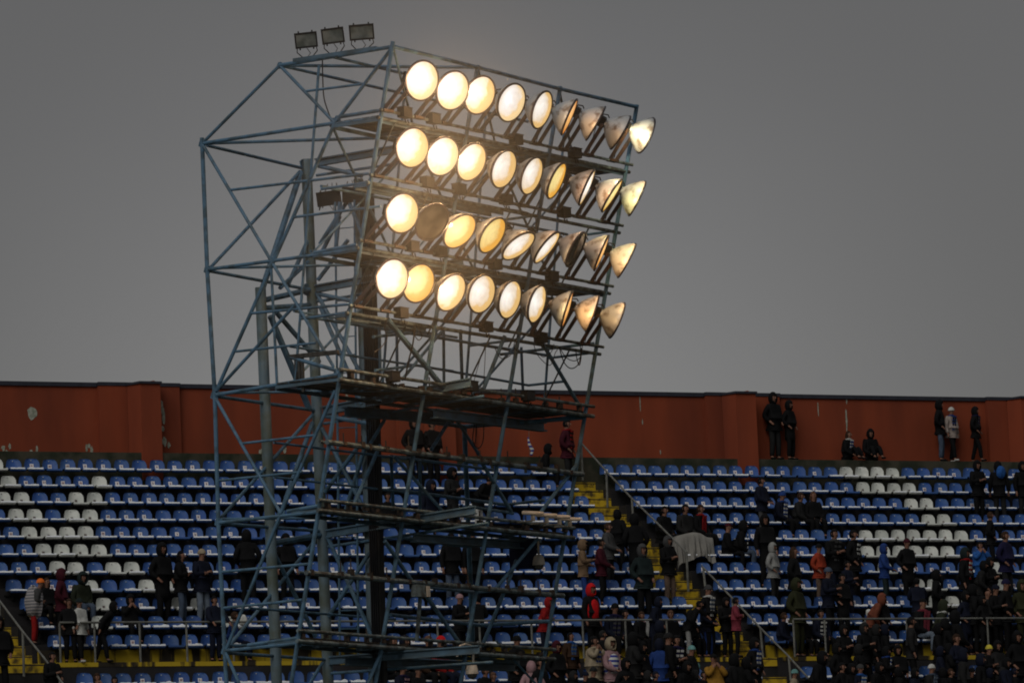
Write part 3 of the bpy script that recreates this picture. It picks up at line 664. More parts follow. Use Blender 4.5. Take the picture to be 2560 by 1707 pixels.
# ------------------------------------------------------------------ round floodlights
LR = .327
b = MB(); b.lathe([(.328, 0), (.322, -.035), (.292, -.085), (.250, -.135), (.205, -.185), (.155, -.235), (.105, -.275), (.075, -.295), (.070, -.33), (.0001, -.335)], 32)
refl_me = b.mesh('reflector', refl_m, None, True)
b = MB(); b.lathe([(.312, -.012), (.338, -.014), (.346, 0), (.340, .016), (.314, .020), (.312, -.012)], 36); rim_me = b.mesh('rim', rim_m, None, True)
def disc():
    b = MB(); b.lathe([(.316, .004), (.26, .014), (.18, .024), (.09, .031), (.0001, .034)], 32); return b
lens_me = {k: disc().mesh('lens', v, None, True) for k, v in LENS.items()}; lens_me['x'] = disc().mesh('lens', lensoff, None, True)
lens_me['d'] = lens_me['x']
LAMPS = [
 [(1054.5, 202, .80, 12, 'w'), (1131, 226.7, .78, 20, 'w'), (1199, 238, .73, 22, 'c'), (1278, 257, .66, 20, 'w'), (1354, 275, .45, 18, 'c'), (1423, 293, .10, 23.5, 'o'), (1489, 309, -.06, 30, 'o'), (1551, 332, -.12, 31, 'o'), (1614.5, 339, -.26, 24, 'y')],
 [(1030.6, 369.5, .80, 12, 'c'), (1106, 391, .78, 22, 'w'), (1178, 405, .68, 24, 'c'), (1259, 423, .58, 20, 'c'), (1328.6, 439.7, .48, 20, 'c'), (1391, 452, .30, 24, 'y'), (1467, 469, .12, 23.7, 'c'), (1529.7, 489, .12, 32, 'y'), (1592.5, 496.5, -.10, 26, 'y')],
 [(1005, 533, .80, 12, 'c'), (1080, 555, .72, 35, 'x'), (1148.7, 577.8, .62, 42, 'y'), (1230, 588, .50, 32, 'y'), (1296, 614.7, .42, 52, 'c'), (1367, 618.6, .25, 38.6, 'c'), (1439.5, 623.7, .28, 27, 'd'), (1503.5, 632.4, .07, 22.5, 'o'), (1566.6, 651.5, -.08, 28, 'o')],
 [(979.8, 697, .78, 14, 'w'), (1046, 707.9, .75, 22, 'y'), (1127, 730.8, .64, 28, 'c'), (1203.6, 734.6, .65, 18, 'c'), (1274, 748.7, .53, 16, 'c'), (1341.8, 760, .40, 16, 'c'), (1417.4, 773, .08, 17, 'o'), (1480.5, 784.4, -.06, 20, 'o'), (1541.8, 800.7, -.16, 23, 'o')]]
RN = ['top', 'second', 'third', 'bottom']
LD = {'w': 'glaring white', 'c': 'pale cream', 'y': 'warm yellow', 'o': 'orange lit', 'x': 'unlit dark', 'd': 'unlit dark'}
for ri, row in enumerate(LAMPS):
    hb = lev['ABCD'[ri]]
    for li, (x, y, rho, tilt, kind) in enumerate(row):
        c = P_(x, y, 'F-0.6'); d = (c - CP).normalized(); t = math.radians(tilt)
        sn = (cR * math.cos(t) - cU * math.sin(t)) * math.sqrt(1 - rho * rho) - d * rho; sn.normalize()
        ax = tu - sn * tu.dot(sn); ax.normalize(); ay = sn.cross(ax)
        L = empty('round_floodlight', c, '%s round floodlight, %s in the %s row from the left%s' % (LD[kind] if rho > 0 else 'reflector back of', ORD[li + 1], RN[ri], ''), 'floodlight', 'round floodlights on the tower')
        if rho <= 0: L['label'] = 'round floodlight seen from behind its reflector, %s in the %s row' % (ORD[li + 1], RN[ri])
        L.rotation_euler = Matrix((ax, ay, sn)).transposed().to_euler()
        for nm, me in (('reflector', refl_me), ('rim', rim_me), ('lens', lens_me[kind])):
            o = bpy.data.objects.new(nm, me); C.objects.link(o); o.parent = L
        if kind in 'wcyo':
            en, lc = LE.get((ri, li), ({'w': 60, 'c': 40, 'y': 40, 'o': 30}[kind], {'w': (1, .62, .28), 'c': (1, .58, .25), 'y': (1, .55, .20), 'o': (1, .50, .20)}[kind]))
            if li < 4: en *= GLOW
            ld = bpy.data.lights.new('lamp_light', 'SPOT'); ld.energy = en; ld.spot_size = math.radians(178); ld.spot_blend = .25; ld.shadow_soft_size = .05; ld.color = lc
            if li < 3:
                ld.spot_size = PI; ld.spot_blend = 0
                pd = bpy.data.lights.new('glow_fill', 'POINT'); pd.energy = GLOW_FILL * (1.3 if li == 0 else 1); pd.shadow_soft_size = .05; pd.color = (1, .60, .30)
                po_ = bpy.data.objects.new('glow_fill', pd); C.objects.link(po_); po_.parent = L; po_.location = (-.12, 0, .34)  # added point light floating ahead of the lens, feeds the bloom volume
            lo = bpy.data.objects.new('lamp_light', ld); C.objects.link(lo); lo.parent = L; lo.location = (0, 0, .06); lo.rotation_euler = (PI, 0, 0)
        IM = Matrix((ax, ay, sn)).to_4x4()            # world -> local rotation
        def loc(p): return IM @ (p - c)
        u = (c - T0).dot(tu); bp = FP(u - .05, hb, -.05) + Z * .10
        piv = c - sn * .30
        b = MB()
        for sg in (-1, 1):
            e0, e1 = bp + tu * (.10 * sg), piv + tu * (.13 * sg) - Z * .05
            dd = (e1 - e0); wv = dd.normalized().cross(tu).normalized()
            if dd.length < .08: continue
            b.box(loc((e0 + e1) / 2), IM.to_3x3() @ (dd / 2), IM.to_3x3() @ (tu * .009), IM.to_3x3() @ (wv * .034))
            b.tube([loc(e1 - tu * .02), loc(e1 + tu * .02)], .036, 10)
        b.box(loc(bp), IM.to_3x3() @ (tu * .14), IM.to_3x3() @ (tv * .05), IM.to_3x3() @ (Z * .022))
        ym = b.mesh('yoke', yoke_m); o = bpy.data.objects.new('yoke', ym); C.objects.link(o); o.parent = L
        b = MB(); b.box((0, 0, -.385), Vector((.075, 0, 0)), Vector((0, .09, 0)), Vector((0, 0, .055))); b.tube([(0, .05, -.43), (.03, .12, -.42), (.02, .15, -.34), (0, .12, -.30)], .012, 5)
        b.tube([(0, -.05, -.44), loc(bp + tu * .02 - Z * .0)], .007, 5)
        sm = b.mesh('lamp_holder', black_m); o = bpy.data.objects.new('lamp_holder', sm); C.objects.link(o); o.parent = L
# ballast boxes bolted on the lamp rails
BX = [('A', (1012, 283)), ('A', (1083, 298)), ('A', (1290, 350)), ('A', (1437, 384)), ('B', (1068, 457)), ('B', (1148, 474)), ('B', (1265, 500)), ('B', (1410, 532)),
      ('C', (1030, 617)), ('C', (1100, 630)), ('C', (1238, 662)), ('C', (1380, 692)), ('D', (1003, 783)), ('D', (1215, 818)), ('D', (1352, 845)), ('E', (982, 942)), ('E', (1178, 966)), ('E', (1320, 990))]
for i, (h, (x, y)) in enumerate(BX):
    c = P_(x, y, 'F-0.05'); b = MB(); b.box(c, tu * .125, tv * .07, Z * .08); b.box(c + Z * .088, tu * .135, tv * .08, Z * .007); b.tube([c - Z * .1, c - Z * .17 + tu * .03], .012, 5); b.tube([c - Z * .1 + tu * .08, c - Z * .16 + tu * .1], .012, 5)
    nth = [j for j, q in enumerate(BX) if q[0] == h].index(i) + 1
    tag(part('ballast_box', b, black_m), 'small black gear box on the %s rail, %s from the left' % ({'A': 'uppermost', 'B': 'second', 'C': 'third', 'D': 'fourth', 'E': 'main platform'}[h], ORD[nth]), 'gear box', 'gear boxes on the lamp rails')
# rectangular floodlights
def rect_flood(x, y, pl, wd, ht, tilt, label, face=None, base_xy=None, glass=floodglass):
    c = P_(x, y, pl); f = face or (CP - c).normalized(); f = f.normalized()
    ax = Z.cross(f).normalized(); ax = (ax * math.cos(tilt) + f.cross(ax) * math.sin(tilt)); ay = f.cross(ax)
    L = empty('rectangular_floodlight', c, label, 'floodlight', 'small rectangular floodlights')
    b = MB(); w2, h2 = wd / 2, ht / 2
    b.box(c - f * .03, ax * w2, ay * h2, f * .03); 
    pr = [c - f * .06 + ax * (w2 * .95 * s) + ay * (h2 * .9 * t) for s, t in ((-1, -1), (1, -1), (1, 1), (-1, 1))]
    b.add(pr + [c - f * .16 + ax * (w2 * .8 * s) + ay * (h2 * .5 * t) for s, t in ((-1, -1), (1, -1), (1, 1), (-1, 1))], [(0, 1, 5, 4), (1, 2, 6, 5), (2, 3, 7, 6), (3, 0, 4, 7), (4, 5, 6, 7)])
    for s in (-.6, .6):
        for t in (-1, 1): b.box(c - f * .02 + ax * (w2 * s) + ay * (h2 * t + .012 * t), ax * .012, ay * .016, f * .02)
    part('housing', b, black_m, L)
    b = MB()
    for s, t, a, d_ in ((0, 1, w2, .014), (0, -1, w2, .014)): b.box(c + f * .006 + ay * ((h2 - .014) * t), ax * w2, ay * d_, f * .010)
    for s in (-1, 1): b.box(c + f * .006 + ax * ((w2 - .012) * s), ax * .012, ay * (h2 - .03), f * .010)
    part('bezel', b, black_m, L)
    b = MB(); b.box(c + f * .003, ax * (w2 - .026), ay * (h2 - .03), f * .004); part('glass', b, glass, L)
    if base_xy:
        q = P_(*base_xy); b = MB()
        for s in (-1, 1): b.tube([c - f * .05 + ax * (w2 * .85 * s) - ay * h2, c - f * .05 + ax * (w2 * .9 * s) - ay * (h2 + .06), q + tv * (-.09 * s) + Z * .02], .009, 6)
        b.tube([c - f * .1 - ay * h2, c - ay * (h2 + .09) + ax * .05, q + Z * .03], .006, 5)
        part('stirrup', b, black_m, L)
    return L
b = MB(); p, q = P_(735, 152, 'S'), P_(942, 121, 'S'); b.box((p + q) / 2 + Z * .0, (q - p) / 2, tu * .04, Z * .03); part('channel_rail', b, beam_m, tower)
rect_flood(765, 101, 'S', .375, .26, .07, 'small grey glazed floodlight on the roof rail, leftmost of the three', None, (770, 147, 'S'))
rect_flood(832, 90, 'S', .375, .26, .09, 'small grey glazed floodlight in the middle of the three on the roof rail', None, (838, 138, 'S'))
rect_flood(904, 81, 'S', .41, .26, .04, 'small grey glazed floodlight on the roof rail, nearest the lamp face', None, (905, 129, 'S'))
rect_flood(822, 496, M, .42, .25, .10, 'black rectangular floodlight hanging left of the mast inside the tower', None, (830, 462, M), black_m)
rect_flood(886, 487, M, .42, .26, -.02, 'black rectangular floodlight hanging in front of the mast beside its twin', None, (880, 455, M), black_m)
# cream tubes on the fifth platform, camera domes, junction box, flood box
for i, (x, y) in enumerate(((1332, 1282), (1366, 1287), (1398, 1291), (1424, 1297))):
    c = P_(x, y, 'F-0.35'); dd = (cR * 1 - cU * .03).normalized()
    L = empty('security_light', c, 'cream sausage shaped lamp housing on the right of the lower platform, %s of four' % ORD[i + 1], 'lamp', 'cream lamp housings')
    b = MB(); b.tube([c - dd * .19, c - dd * .17, c + dd * .15, c + dd * .19], [.03, .038, .034, .026], 10); part('housing', b, white_box, L, True)
    b = MB(); b.box(c - Z * .08, dd * .02, tv * .02, Z * .06); b.tube([c - Z * .13, FP((c - T0).dot(tu), lev['G'], -.04) + Z * .1], .014, 5); part('bracket', b, galv, L)
def swan(x, y, rx, ry, pl, label, topxy=None):
    c = P_(x, y, pl); L = empty('dome_camera', c, label, 'camera', 'cream camera domes')
    k = 1 / 154.
    b = MB(); b.lathe([(.001, .16), (.05, .155), (.085, .12), (.105, .05), (.112, -.02), (.112, -.03), (.001, -.03)], 20, Matrix.Translation(c)); part('shade', b, white_box, L, True)
    b = MB(); b.lathe([(.085, -.035), (.08, -.07), (.05, -.10), (.001, -.112)], 16, Matrix.Translation(c)); part('dome', b, lensoff, L, True)
    if topxy:
        P = [P_(px_, py_, pl) for px_, py_ in topxy]; b = MB(); b.tube(P, .02, 8); part('swan_neck', b, white_box, L, True)
swan(1180, 1680, 0, 0, 'F-0.4', 'cream camera dome hanging from a curved swan neck on the lowest platform', [(1143, 1640), (1144, 1625), (1150, 1614), (1163, 1609), (1176, 1613), (1183, 1628), (1183, 1657)])
swan(1347, 1408, 0, 0, 'F0.2', 'cream camera dome below the fifth platform near the right post', [(1347, 1385), (1345, 1352)])
c = P_(1050, 1477, 'F-0.1'); L = empty('junction_box', c, 'cream junction box hanging under the fourth lower rail', 'box'); b = MB(); b.box(c, tu * .20, tv * .05, Z * .10); part('box', b, steel_dirty, L); b = MB(); b.box(c + tu * .17 - tv * .055, tu * .05, tv * .01, Z * .09); part('cover', b, white_box, L)
b = MB(); b.tube([c - Z * .1, P_(1042, 1600, 'F-0.1')], .035, 8); part('conduit', b, steel_dirty, L)
c = P_(1310, 1385, 'F.5'.replace('.5', '0.5')); L = empty('banner', c, 'dark navy banner hung below the fifth platform beside the camera dome', 'banner'); b = MB()
n = 10; hw, hh = .24, .42
vs = []; 
for i in range(n + 1):
    for j in range(6): vs.append(c + tu * 0 + cR * (-hw + 2 * hw * i / n) + Z * (hh * (.62 - 1.24 * j / 5) ) + tv * (.02 * math.sin(i * 1.3 + j * .5)))
fs = [(i * 6 + j, i * 6 + j + 1, i * 6 + 7 + j, i * 6 + 6 + j) for i in range(n) for j in range(5)]
b.add(vs, fs); b.add([v + tv * .006 for v in vs], fs); part('cloth', b, mat('navy_cloth', (.008, .010, .035), .8), L, True)
b = MB(); b.tube([vs[0] + Z * .02, vs[n * 6] + Z * .02], .012, 6); part('pole', b, steel, L)
# ------------------------------------------------------------------ railings
def tubeset(name, segs, r, parent, m=galv):
    for p, q in segs:
        b = MB(); b.tube([p, q], r, 8); part(name, b, m, parent, True)
RN_ = 10 * RUN + .43; rz = tread(10)
def rp(x, dz): 
    p = SP(0, RN_, rz); s = 0.
    for _ in range(6):
        a_ = px(SP(s, RN_, rz + .5))[0]; b_ = px(SP(s + 1, RN_, rz + .5))[0]; s += (x - a_) / (b_ - a_)
    return SP(s, RN_, rz + dz)
for x0, x1, posts, lab in ((150, 1712, (150, 237, 350, 467, 583, 700, 815, 930, 1095, 1200, 1330, 1458, 1565, 1668), 'long grey tube railing along the walkway below the left block'),
                      (1985, 2680, (1985, 2063, 2165, 2268, 2368, 2470, 2572, 2670), 'grey tube railing along the walkway at the lower right')):
    o = empty('walkway_railing', rp(x0, 0), lab, 'railing'); H = .93
    tubeset('top_rail', [(rp(x0, H), rp(x1, H))], .026, o); tubeset('post', [(rp(x, 0), rp(x, H - .02)) for x in posts], .026, o)
def stair_rail(pts, posts, s_, lab):
    o = empty('stair_handrail', SP(s_, 0, 0), lab, 'handrail')
    f = lambda x, y: hit(x, y, SP(s_, 0, 0), du)
    for i in range(len(pts) - 1): tubeset('handrail', [(f(*pts[i]), f(*pts[i + 1]))], .024, o)
    for a_, b_ in posts: tubeset('post', [(f(*a_), f(*b_))], .03, o)
sr1 = row_s(1, 1505.0); 
def s_of(x, y, k): return (hit(x, y, SP(0, k * RUN, 0), dn) - SP(0, k * RUN, 0)).dot(du)
s1 = s_of(1518, 1268, 1.15); s2 = s_of(1835, 1556, 8.1 + .15); s3 = s_of(58, 1690, 10.8)
stair_rail([(1452, 1106), (1518, 1180), (1582, 1248), (1636, 1300), (1716, 1380)], [((1453, 1110), (1457, 1200)), ((1516, 1180), (1519, 1268)), ((1580, 1246), (1582, 1284)), ((1716, 1380), (1721, 1478))], s1, 'grey sloping handrail on the upper part of the middle yellow stairs')
stair_rail([(1755, 1415), (1833, 1497), (1901, 1569), (1966, 1634), (2022, 1695)], [((1758, 1418), (1763, 1465)), ((1831, 1497), (1836, 1560)), ((1901, 1569), (1908, 1650)), ((1972, 1642), (1977, 1700))], s2, 'grey sloping handrail on the lower part of the middle yellow stairs')
stair_rail([(-60, 1430), (2, 1505), (57, 1578), (112, 1646), (160, 1712)], [((57, 1578), (60, 1690)), ((-2, 1500), (2, 1600)), ((150, 1700), (152, 1740))], s3, 'grey sloping handrail on the left yellow stairs')

# ------------------------------------------------------------------ people
def skin_mesh(name, chains, mats, sub=1, extra=None, taper_up=None):
    """chains: {joint: (pos, rx, ry)}, edges -> one continuous surface grown with the Skin modifier"""
    J, E = chains; names = list(J); idx = {n: i for i, n in enumerate(names)}
    me = bpy.data.meshes.new('tmp'); me.from_pydata([J[n][0] for n in names], [(idx[a], idx[b]) for a, b in E], [])
    o = bpy.data.objects.new('tmp', me); C.objects.link(o)
    o.modifiers.new('s', 'SKIN'); 
    if not me.skin_vertices: me.attributes
    sv = me.skin_vertices[0].data if me.skin_vertices else None
    if sv is None: raise RuntimeError('no skin layer')
    for n in names: sv[idx[n]].radius = (J[n][1], J[n][2]); sv[idx[n]].use_root = False
    sv[0].use_root = True
    o.modifiers['s'].use_smooth_shade = True
    sb = o.modifiers.new('u', 'SUBSURF'); sb.levels = sub; sb.render_levels = sub
    bpy.context.view_layer.update()
    ev = o.evaluated_get(bpy.context.evaluated_depsgraph_get())
    r = bpy.data.meshes.new_from_object(ev); r.name = name
    bpy.data.objects.remove(o); bpy.data.meshes.remove(me)
    for m in mats: r.materials.append(m)
    if extra:
        bm = bmesh.new(); bm.from_mesh(r)
        for f_ in bm.faces: f_.smooth = True
        for vs_, fs_, mi in extra:
            bv = [bm.verts.new(v) for v in vs_]
            for f_ in fs_:
                try: q = bm.faces.new([bv[i] for i in f_]); q.material_index = mi
                except ValueError: pass
        bm.to_mesh(r); bm.free()
    return r
def v3(*a): return Vector(a)
def pose_joints(pose):
    seat = pose.startswith('sit'); low = 'low' in pose; bend = .30 if 'bend' in pose else (.62 if 'stoop' in pose else (.10 if seat else 0.0))
    pz = (.14 if low else .50) if seat else .95
    rot = Matrix.Rotation(-bend, 4, 'X'); o = v3(0, 0, pz)
    def T(x, y, z): return o + rot @ v3(x, y, z - .95)
    J = dict(pel=T(0, 0, .95), wai=T(0, .005, 1.10), che=T(0, .0, 1.30), neb=T(0, -.005, 1.46), nek=T(0, .005, 1.53))
    hr = Matrix.Rotation(-bend * .3, 4, 'X'); hd = J['nek'] + hr @ v3(0, .015, .0)
    J['hed'] = hd + hr @ v3(0, .015, .075); J['hec'] = hd + hr @ v3(0, .012, .15); J['het'] = hd + hr @ v3(0, .002, .205); J['HC'] = hd + hr @ v3(0, .008, .125)
    arms = {'down': ((.25, -.03, 1.14), (.26, .05, .90)), 'pocket': ((.285, -.07, 1.16), (.20, .10, 1.00)), 'phone': ((.25, .03, 1.17), (.07, .27, 1.23)),
            'cross': ((.255, .05, 1.17), (-.02, .19, 1.20)), 'face': ((.22, .17, 1.28), (.07, .15, 1.48)), 'rail': ((.27, .14, 1.20), (.26, .34, 1.02)), 'lap': ((.25, .06, 1.13), (.10, .28, 1.02))}
    key = next((k for k in arms if k in pose), 'down' if not seat else 'lap')
    e, w_ = arms[key]
    for s, n in ((1, 'r'), (-1, 'l')):
        J['sh' + n] = T(.185 * s, -.005, 1.425); J['el' + n] = T(e[0] * s, e[1], e[2])
        ww = list(w_)
        if key == 'phone' and s < 0: ww = (.10, .24, 1.10)
        J['wr' + n] = T(ww[0] * s, ww[1], ww[2] + (.03 if key == 'cross' and s > 0 else 0))
        if low: J['hi' + n] = v3(.09 * s, .03, .13); J['kn' + n] = v3(.13 * s, .34, .42); J['an' + n] = v3(.13 * s, .48, .09); J['to' + n] = v3(.14 * s, .62, .035)
        elif seat: J['hi' + n] = v3(.09 * s, .03, .49); J['kn' + n] = v3(.12 * s, .44, .50); J['an' + n] = v3(.12 * s, .40, .09); J['to' + n] = v3(.13 * s, .56, .035)
        else:
            st = .10 if 'step' in pose else 0
            J['hi' + n] = v3(.09 * s, 0, .90); J['kn' + n] = v3(.105 * s, .03 + st * s, .49); J['an' + n] = v3(.115 * s, -.01 + st * 1.8 * s, .08); J['to' + n] = v3(.14 * s, .14 + st * 1.8 * s, .035)
    return J
POSE = {}
def build_pose(pose):
    J = pose_joints(pose); D = {}; E = []
    def a(n, rx, ry=None): D[n] = (J[n], rx, ry or rx)
    a('pel', .125, .10); a('wai', .115, .085); a('che', .145, .10); a('neb', .07, .065); a('nek', .055, .058); a('hed', .062, .072); a('hec', .076, .092); a('het', .050, .060)
    E += [('pel', 'wai'), ('wai', 'che'), ('che', 'neb'), ('neb', 'nek'), ('nek', 'hed'), ('hed', 'hec'), ('hec', 'het')]
    for n in 'rl':
        a('sh' + n, .056); a('el' + n, .042); a('wr' + n, .028, .034); a('hi' + n, .085); a('kn' + n, .056); a('an' + n, .040); a('to' + n, .024, .018)
        E += [('che', 'sh' + n), ('sh' + n, 'el' + n), ('el' + n, 'wr' + n), ('pel', 'hi' + n), ('hi' + n, 'kn' + n), ('kn' + n, 'an' + n), ('an' + n, 'to' + n)]
        s = 1 if n == 'r' else -1
        fd = (J['wr' + n] - J['el' + n]).normalized(); sd = fd.cross(v3(0, 1, .3)).normalized() if abs(fd.y) < .8 else fd.cross(Z).normalized(); cu = fd.cross(sd).normalized()
        p = J['wr' + n] + fd * .045; D['pa' + n] = (p, .030, .020); E.append(('wr' + n, 'pa' + n))
        if cu.dot(v3(-s, -.2, 0)) < 0: cu = -cu
        for i, L_ in enumerate((.034, .040, .037, .028)):
            q = p + sd * (-.027 + .018 * i); f1 = q + fd * (.030 + L_ * .5); f2 = f1 + (fd * .7 + cu * .7) * L_ * .8
            D['f%d%s' % (i, n)] = (f1, .0085, .0085); D['g%d%s' % (i, n)] = (f2, .0075, .0075)
            E += [('pa' + n, 'f%d%s' % (i, n)), ('f%d%s' % (i, n), 'g%d%s' % (i, n))]
        t1 = p - sd * .030 + cu * .018 + fd * .002; t2 = t1 + (fd * .6 + cu * .5 - sd * .2) * .035
        D['t1' + n] = (t1, .010, .010); D['t2' + n] = (t2, .0085, .0085); E += [('pa' + n, 't1' + n), ('t1' + n, 't2' + n)]
    h = J['HC']; ex = []
    ex.append(([h + v3(-.014, .083, -.028), h + v3(.014, .083, -.028), h + v3(0, .085, .022), h + v3(0, .116, -.022)], [(0, 1, 3), (1, 2, 3), (2, 0, 3)], 0))
    for s in (-1, 1):
        c = h + v3(.031 * s, .083, .014); ex.append(([c + v3(-.015, .002, -.006), c + v3(.015, .002, -.006), c + v3(.015, -.002, .008), c + v3(-.015, -.002, .008)], [(0, 1, 2, 3)], 1))
        c = h + v3(.031 * s, .086, .032); ex.append(([c + v3(-.018, 0, -.003), c + v3(.018, 0, -.003), c + v3(.018, -.003, .004), c + v3(-.018, -.003, .004)], [(0, 1, 2, 3)], 1))
        c = h + v3(.078 * s, .0, .0); ex.append(([c + v3(0, .016, -.026), c + v3(0, .018, .026), c + v3(.012 * s, -.012, .024), c + v3(.012 * s, -.012, -.02)], [(0, 1, 2, 3)], 0))
    c = h + v3(0, .088, -.056); ex.append(([c + v3(-.022, 0, -.004), c + v3(.022, 0, -.004), c + v3(.022, 0, .004), c + v3(-.022, 0, .004)], [(0, 1, 2, 3)], 1))
    body = skin_mesh('person', (D, E), [skin_m, dark_f], 1, ex)
    def clothing(long):
        D = {}; E = [('pel', 'wai'), ('wai', 'che'), ('che', 'neb')]
        D['pel'] = (J['pel'], .182, .145); D['wai'] = (J['wai'], .188, .148); D['nek'] = (J['nek'] + v3(0, -.005, .005), .078, .080); E.append(('neb', 'nek')); D['che'] = (J['che'], .205, .155); D['neb'] = (J['neb'], .115, .10)
        if long:
            if pose.startswith('sit'): D['hem'] = (J['pel'] + v3(0, .12, -.02), .19, .12)
            else: D['hem'] = (v3(0, 0.0, .52), .215, .17)
        else: D['hem'] = (J['pel'] + v3(0, -.005, -.11 if not pose.startswith('sit') else -.03), .180, .145)
        E.append(('pel', 'hem'))
        for n in 'rl':
            D['sh' + n] = (J['sh' + n], .092, .09); D['el' + n] = (J['el' + n], .076, .074); D['wr' + n] = (J['wr' + n] + (J['el' + n] - J['wr' + n]) * .04, .056, .054)
            E += [('che', 'sh' + n), ('sh' + n, 'el' + n), ('el' + n, 'wr' + n)]
        return skin_mesh('jacket', (D, E), [], 1)
    def vest():
        D = {'pel': (J['pel'] + v3(0, 0, -.06), .225, .185), 'wai': (J['wai'], .225, .185), 'che': (J['che'], .245, .19), 'neb': (J['neb'] + v3(0, 0, .01), .14, .13)}
        return skin_mesh('vest', (D, [('pel', 'wai'), ('wai', 'che'), ('che', 'neb')]), [], 1)
    D = {'pel': (J['pel'], .115, .095)}; E = []
    for n in 'rl':
        D['hi' + n] = (J['hi' + n] + v3(0, 0, -.03 if not pose.startswith('sit') else 0), .085, .09); D['kn' + n] = (J['kn' + n], .078, .080); D['an' + n] = (J['an' + n] + v3(0, 0, .01), .062, .066); E += [('pel', 'hi' + n), ('hi' + n, 'kn' + n), ('kn' + n, 'an' + n)]
    tr = skin_mesh('trousers', (D, E), [], 1)
    sh = []
    for n in 'rl':
        D = {'a': (J['an' + n] + v3(0, -.02, -.03), .050, .048), 'b': (J['an' + n] * .45 + J['to' + n] * .55 + v3(0, 0, -.008), .046, .036), 'c': (J['to' + n] + v3(0, .025, .004), .046, .032)}
        sh.append(skin_mesh('shoe', (D, [('a', 'b'), ('b', 'c')]), [], 1))
    POSE[pose] = dict(J=J, body=body, jacket=clothing(False), coat=clothing(True), vest=vest(), trousers=tr, shoes=sh)
def shell(name, rx, ry, rz, cut, th=.012, off=(0, 0, 0), pom=0):
    """an ellipsoid shell open where cut(direction) is true"""
    b = MB(); n, m_ = 20, 14; vs = []
    for L in (0, 1):
        k = 1 - L * th / rx
        for i in range(m_ + 1):
            for j in range(n):
                t = PI * i / m_; p = 2 * PI * j / n; d = v3(math.sin(t) * math.cos(p), math.sin(t) * math.sin(p), math.cos(t))
                wob = 1 + .03 * math.sin(5 * p + 3 * t)
                vs.append(v3(d.x * rx * k * wob, d.y * ry * k, d.z * rz * k) + v3(*off))
    fs = []; N_ = (m_ + 1) * n; keep = {}
    for i in range(m_):
        for j in range(n):
            t = PI * (i + .5) / m_; p = 2 * PI * (j + .5) / n
            keep[i, j] = not cut(v3(math.sin(t) * math.cos(p), math.sin(t) * math.sin(p), math.cos(t)))
    for (i, j), kp in keep.items():
        if not kp: continue
        q = (i * n + j, i * n + (j + 1) % n, (i + 1) * n + (j + 1) % n, (i + 1) * n + j)
        fs += [q, tuple(N_ + k for k in reversed(q))]
        for (di, dj), (a_, b_) in (((-1, 0), (0, 1)), ((1, 0), (2, 3)), ((0, -1), (3, 0)), ((0, 1), (1, 2))):
            nb = keep.get((i + di, (j + dj) % n), i + di < 0 or i + di >= m_)
            if not nb: fs.append((q[a_], q[b_], N_ + q[b_], N_ + q[a_]))
    b.add(vs, fs); return b.mesh(name, [], None, True)
face_cut = lambda w_, lo, hi: (lambda d: d.y > w_ and lo < d.z < hi)
HEADW = {
 'hood': shell('hood', .118, .135, .175, lambda d: d.y > .62 and -.62 < d.z < .50, .014, (0, -.012, -.018)),
 'fur': shell('hood', .135, .148, .172, lambda d: d.y > .60 and -.72 < d.z < .50, .03, (0, -.008, -.006)),
 'beanie': shell('beanie', .096, .112, .122, lambda d: d.z < -.02, .012, (0, -.004, .012)),
 'cap': shell('cap', .089, .104, .104, lambda d: d.z < .14, .010, (0, -.004, .016)),
 'short': shell('hair', .090, .106, .118, lambda d: (d.y > .42 and d.z < .46) or d.z < -.62, .012, (0, -.010, .004)),
 'long': shell('hair', .098, .108, .185, lambda d: (d.y > .30 and d.z < .66 and d.z > -1.1) , .012, (0, -.018, -.058)),
 'bald': None}
b = MB(); b.prism([v3(.08 * math.cos(a_), .095 + .075 * math.sin(a_), .030) for a_ in [PI * i / 8 for i in range(9)]], v3(0, 0, .008)); visor_me = b.mesh('visor', [])
b = MB(); b.lathe([(.001, .04), (.028, .03), (.04, 0), (.028, -.03), (.001, -.04)], 10, Matrix.Translation((0, 0, .155))); pom_me = b.mesh('pompom', [], None, True)
def ring_mesh(seed):
    b = MB(); n = 18; pts = [v3(.098 * math.cos(2 * PI * i / n), .092 * math.sin(2 * PI * i / n), .012 * math.sin(4 * PI * i / n)) for i in range(n + 1)]
    b.tube(pts, .034, 7)
    # two hanging ends in stripes
    for s in (-1, 1):
        for i in range(9):
            z0 = -.03 - .052 * i; b.box((.055 * s + .006 * i, .135 - .001 * i + (.01 if i < 2 else 0), z0), v3(.036, 0, 0), v3(0, .010, 0), v3(0, 0, .025), 1 if i % 2 else 0)
    return b.mesh('scarf', [None, None], None, False)
PAL = {'k': (.0045, .0045, .005), 'n': (.006, .008, .018), 'g': (.014, .014, .014), 'G': (.05, .05, .05), 'o': (.020, .024, .014), 'b': (.02, .09, .30), 'B': (.015, .04, .16), 'j': (.055, .075, .11), 'J': (.13, .16, .20),
       'w': (.45, .45, .42), 'W': (.6, .6, .55), 'be': (.15, .095, .055), 'la': (.30, .25, .22), 'r': (.50, .010, .012), 'R': (.22, .009, .009), 'or': (.70, .15, .02), 'ro': (.26, .035, .015), 'bu': (.045, .006, .012),
       'pi': (.18, .03, .045), 'pk': (.30, .18, .19), 'mu': (.27, .14, .02), 'ye': (.5, .42, .05), 'kh': (.11, .075, .055), 'br': (.035, .018, .010), 'lb': (.10, .05, .03), 'te': (.12, .26, .25), 'lg': (.24, .24, .23), 'cr': (.27, .22, .15), 'vi': (.010, .009, .035), 'dg': (.012, .020, .020), 'ol': (.022, .024, .010), 'rs': (.15, .045, .025)}
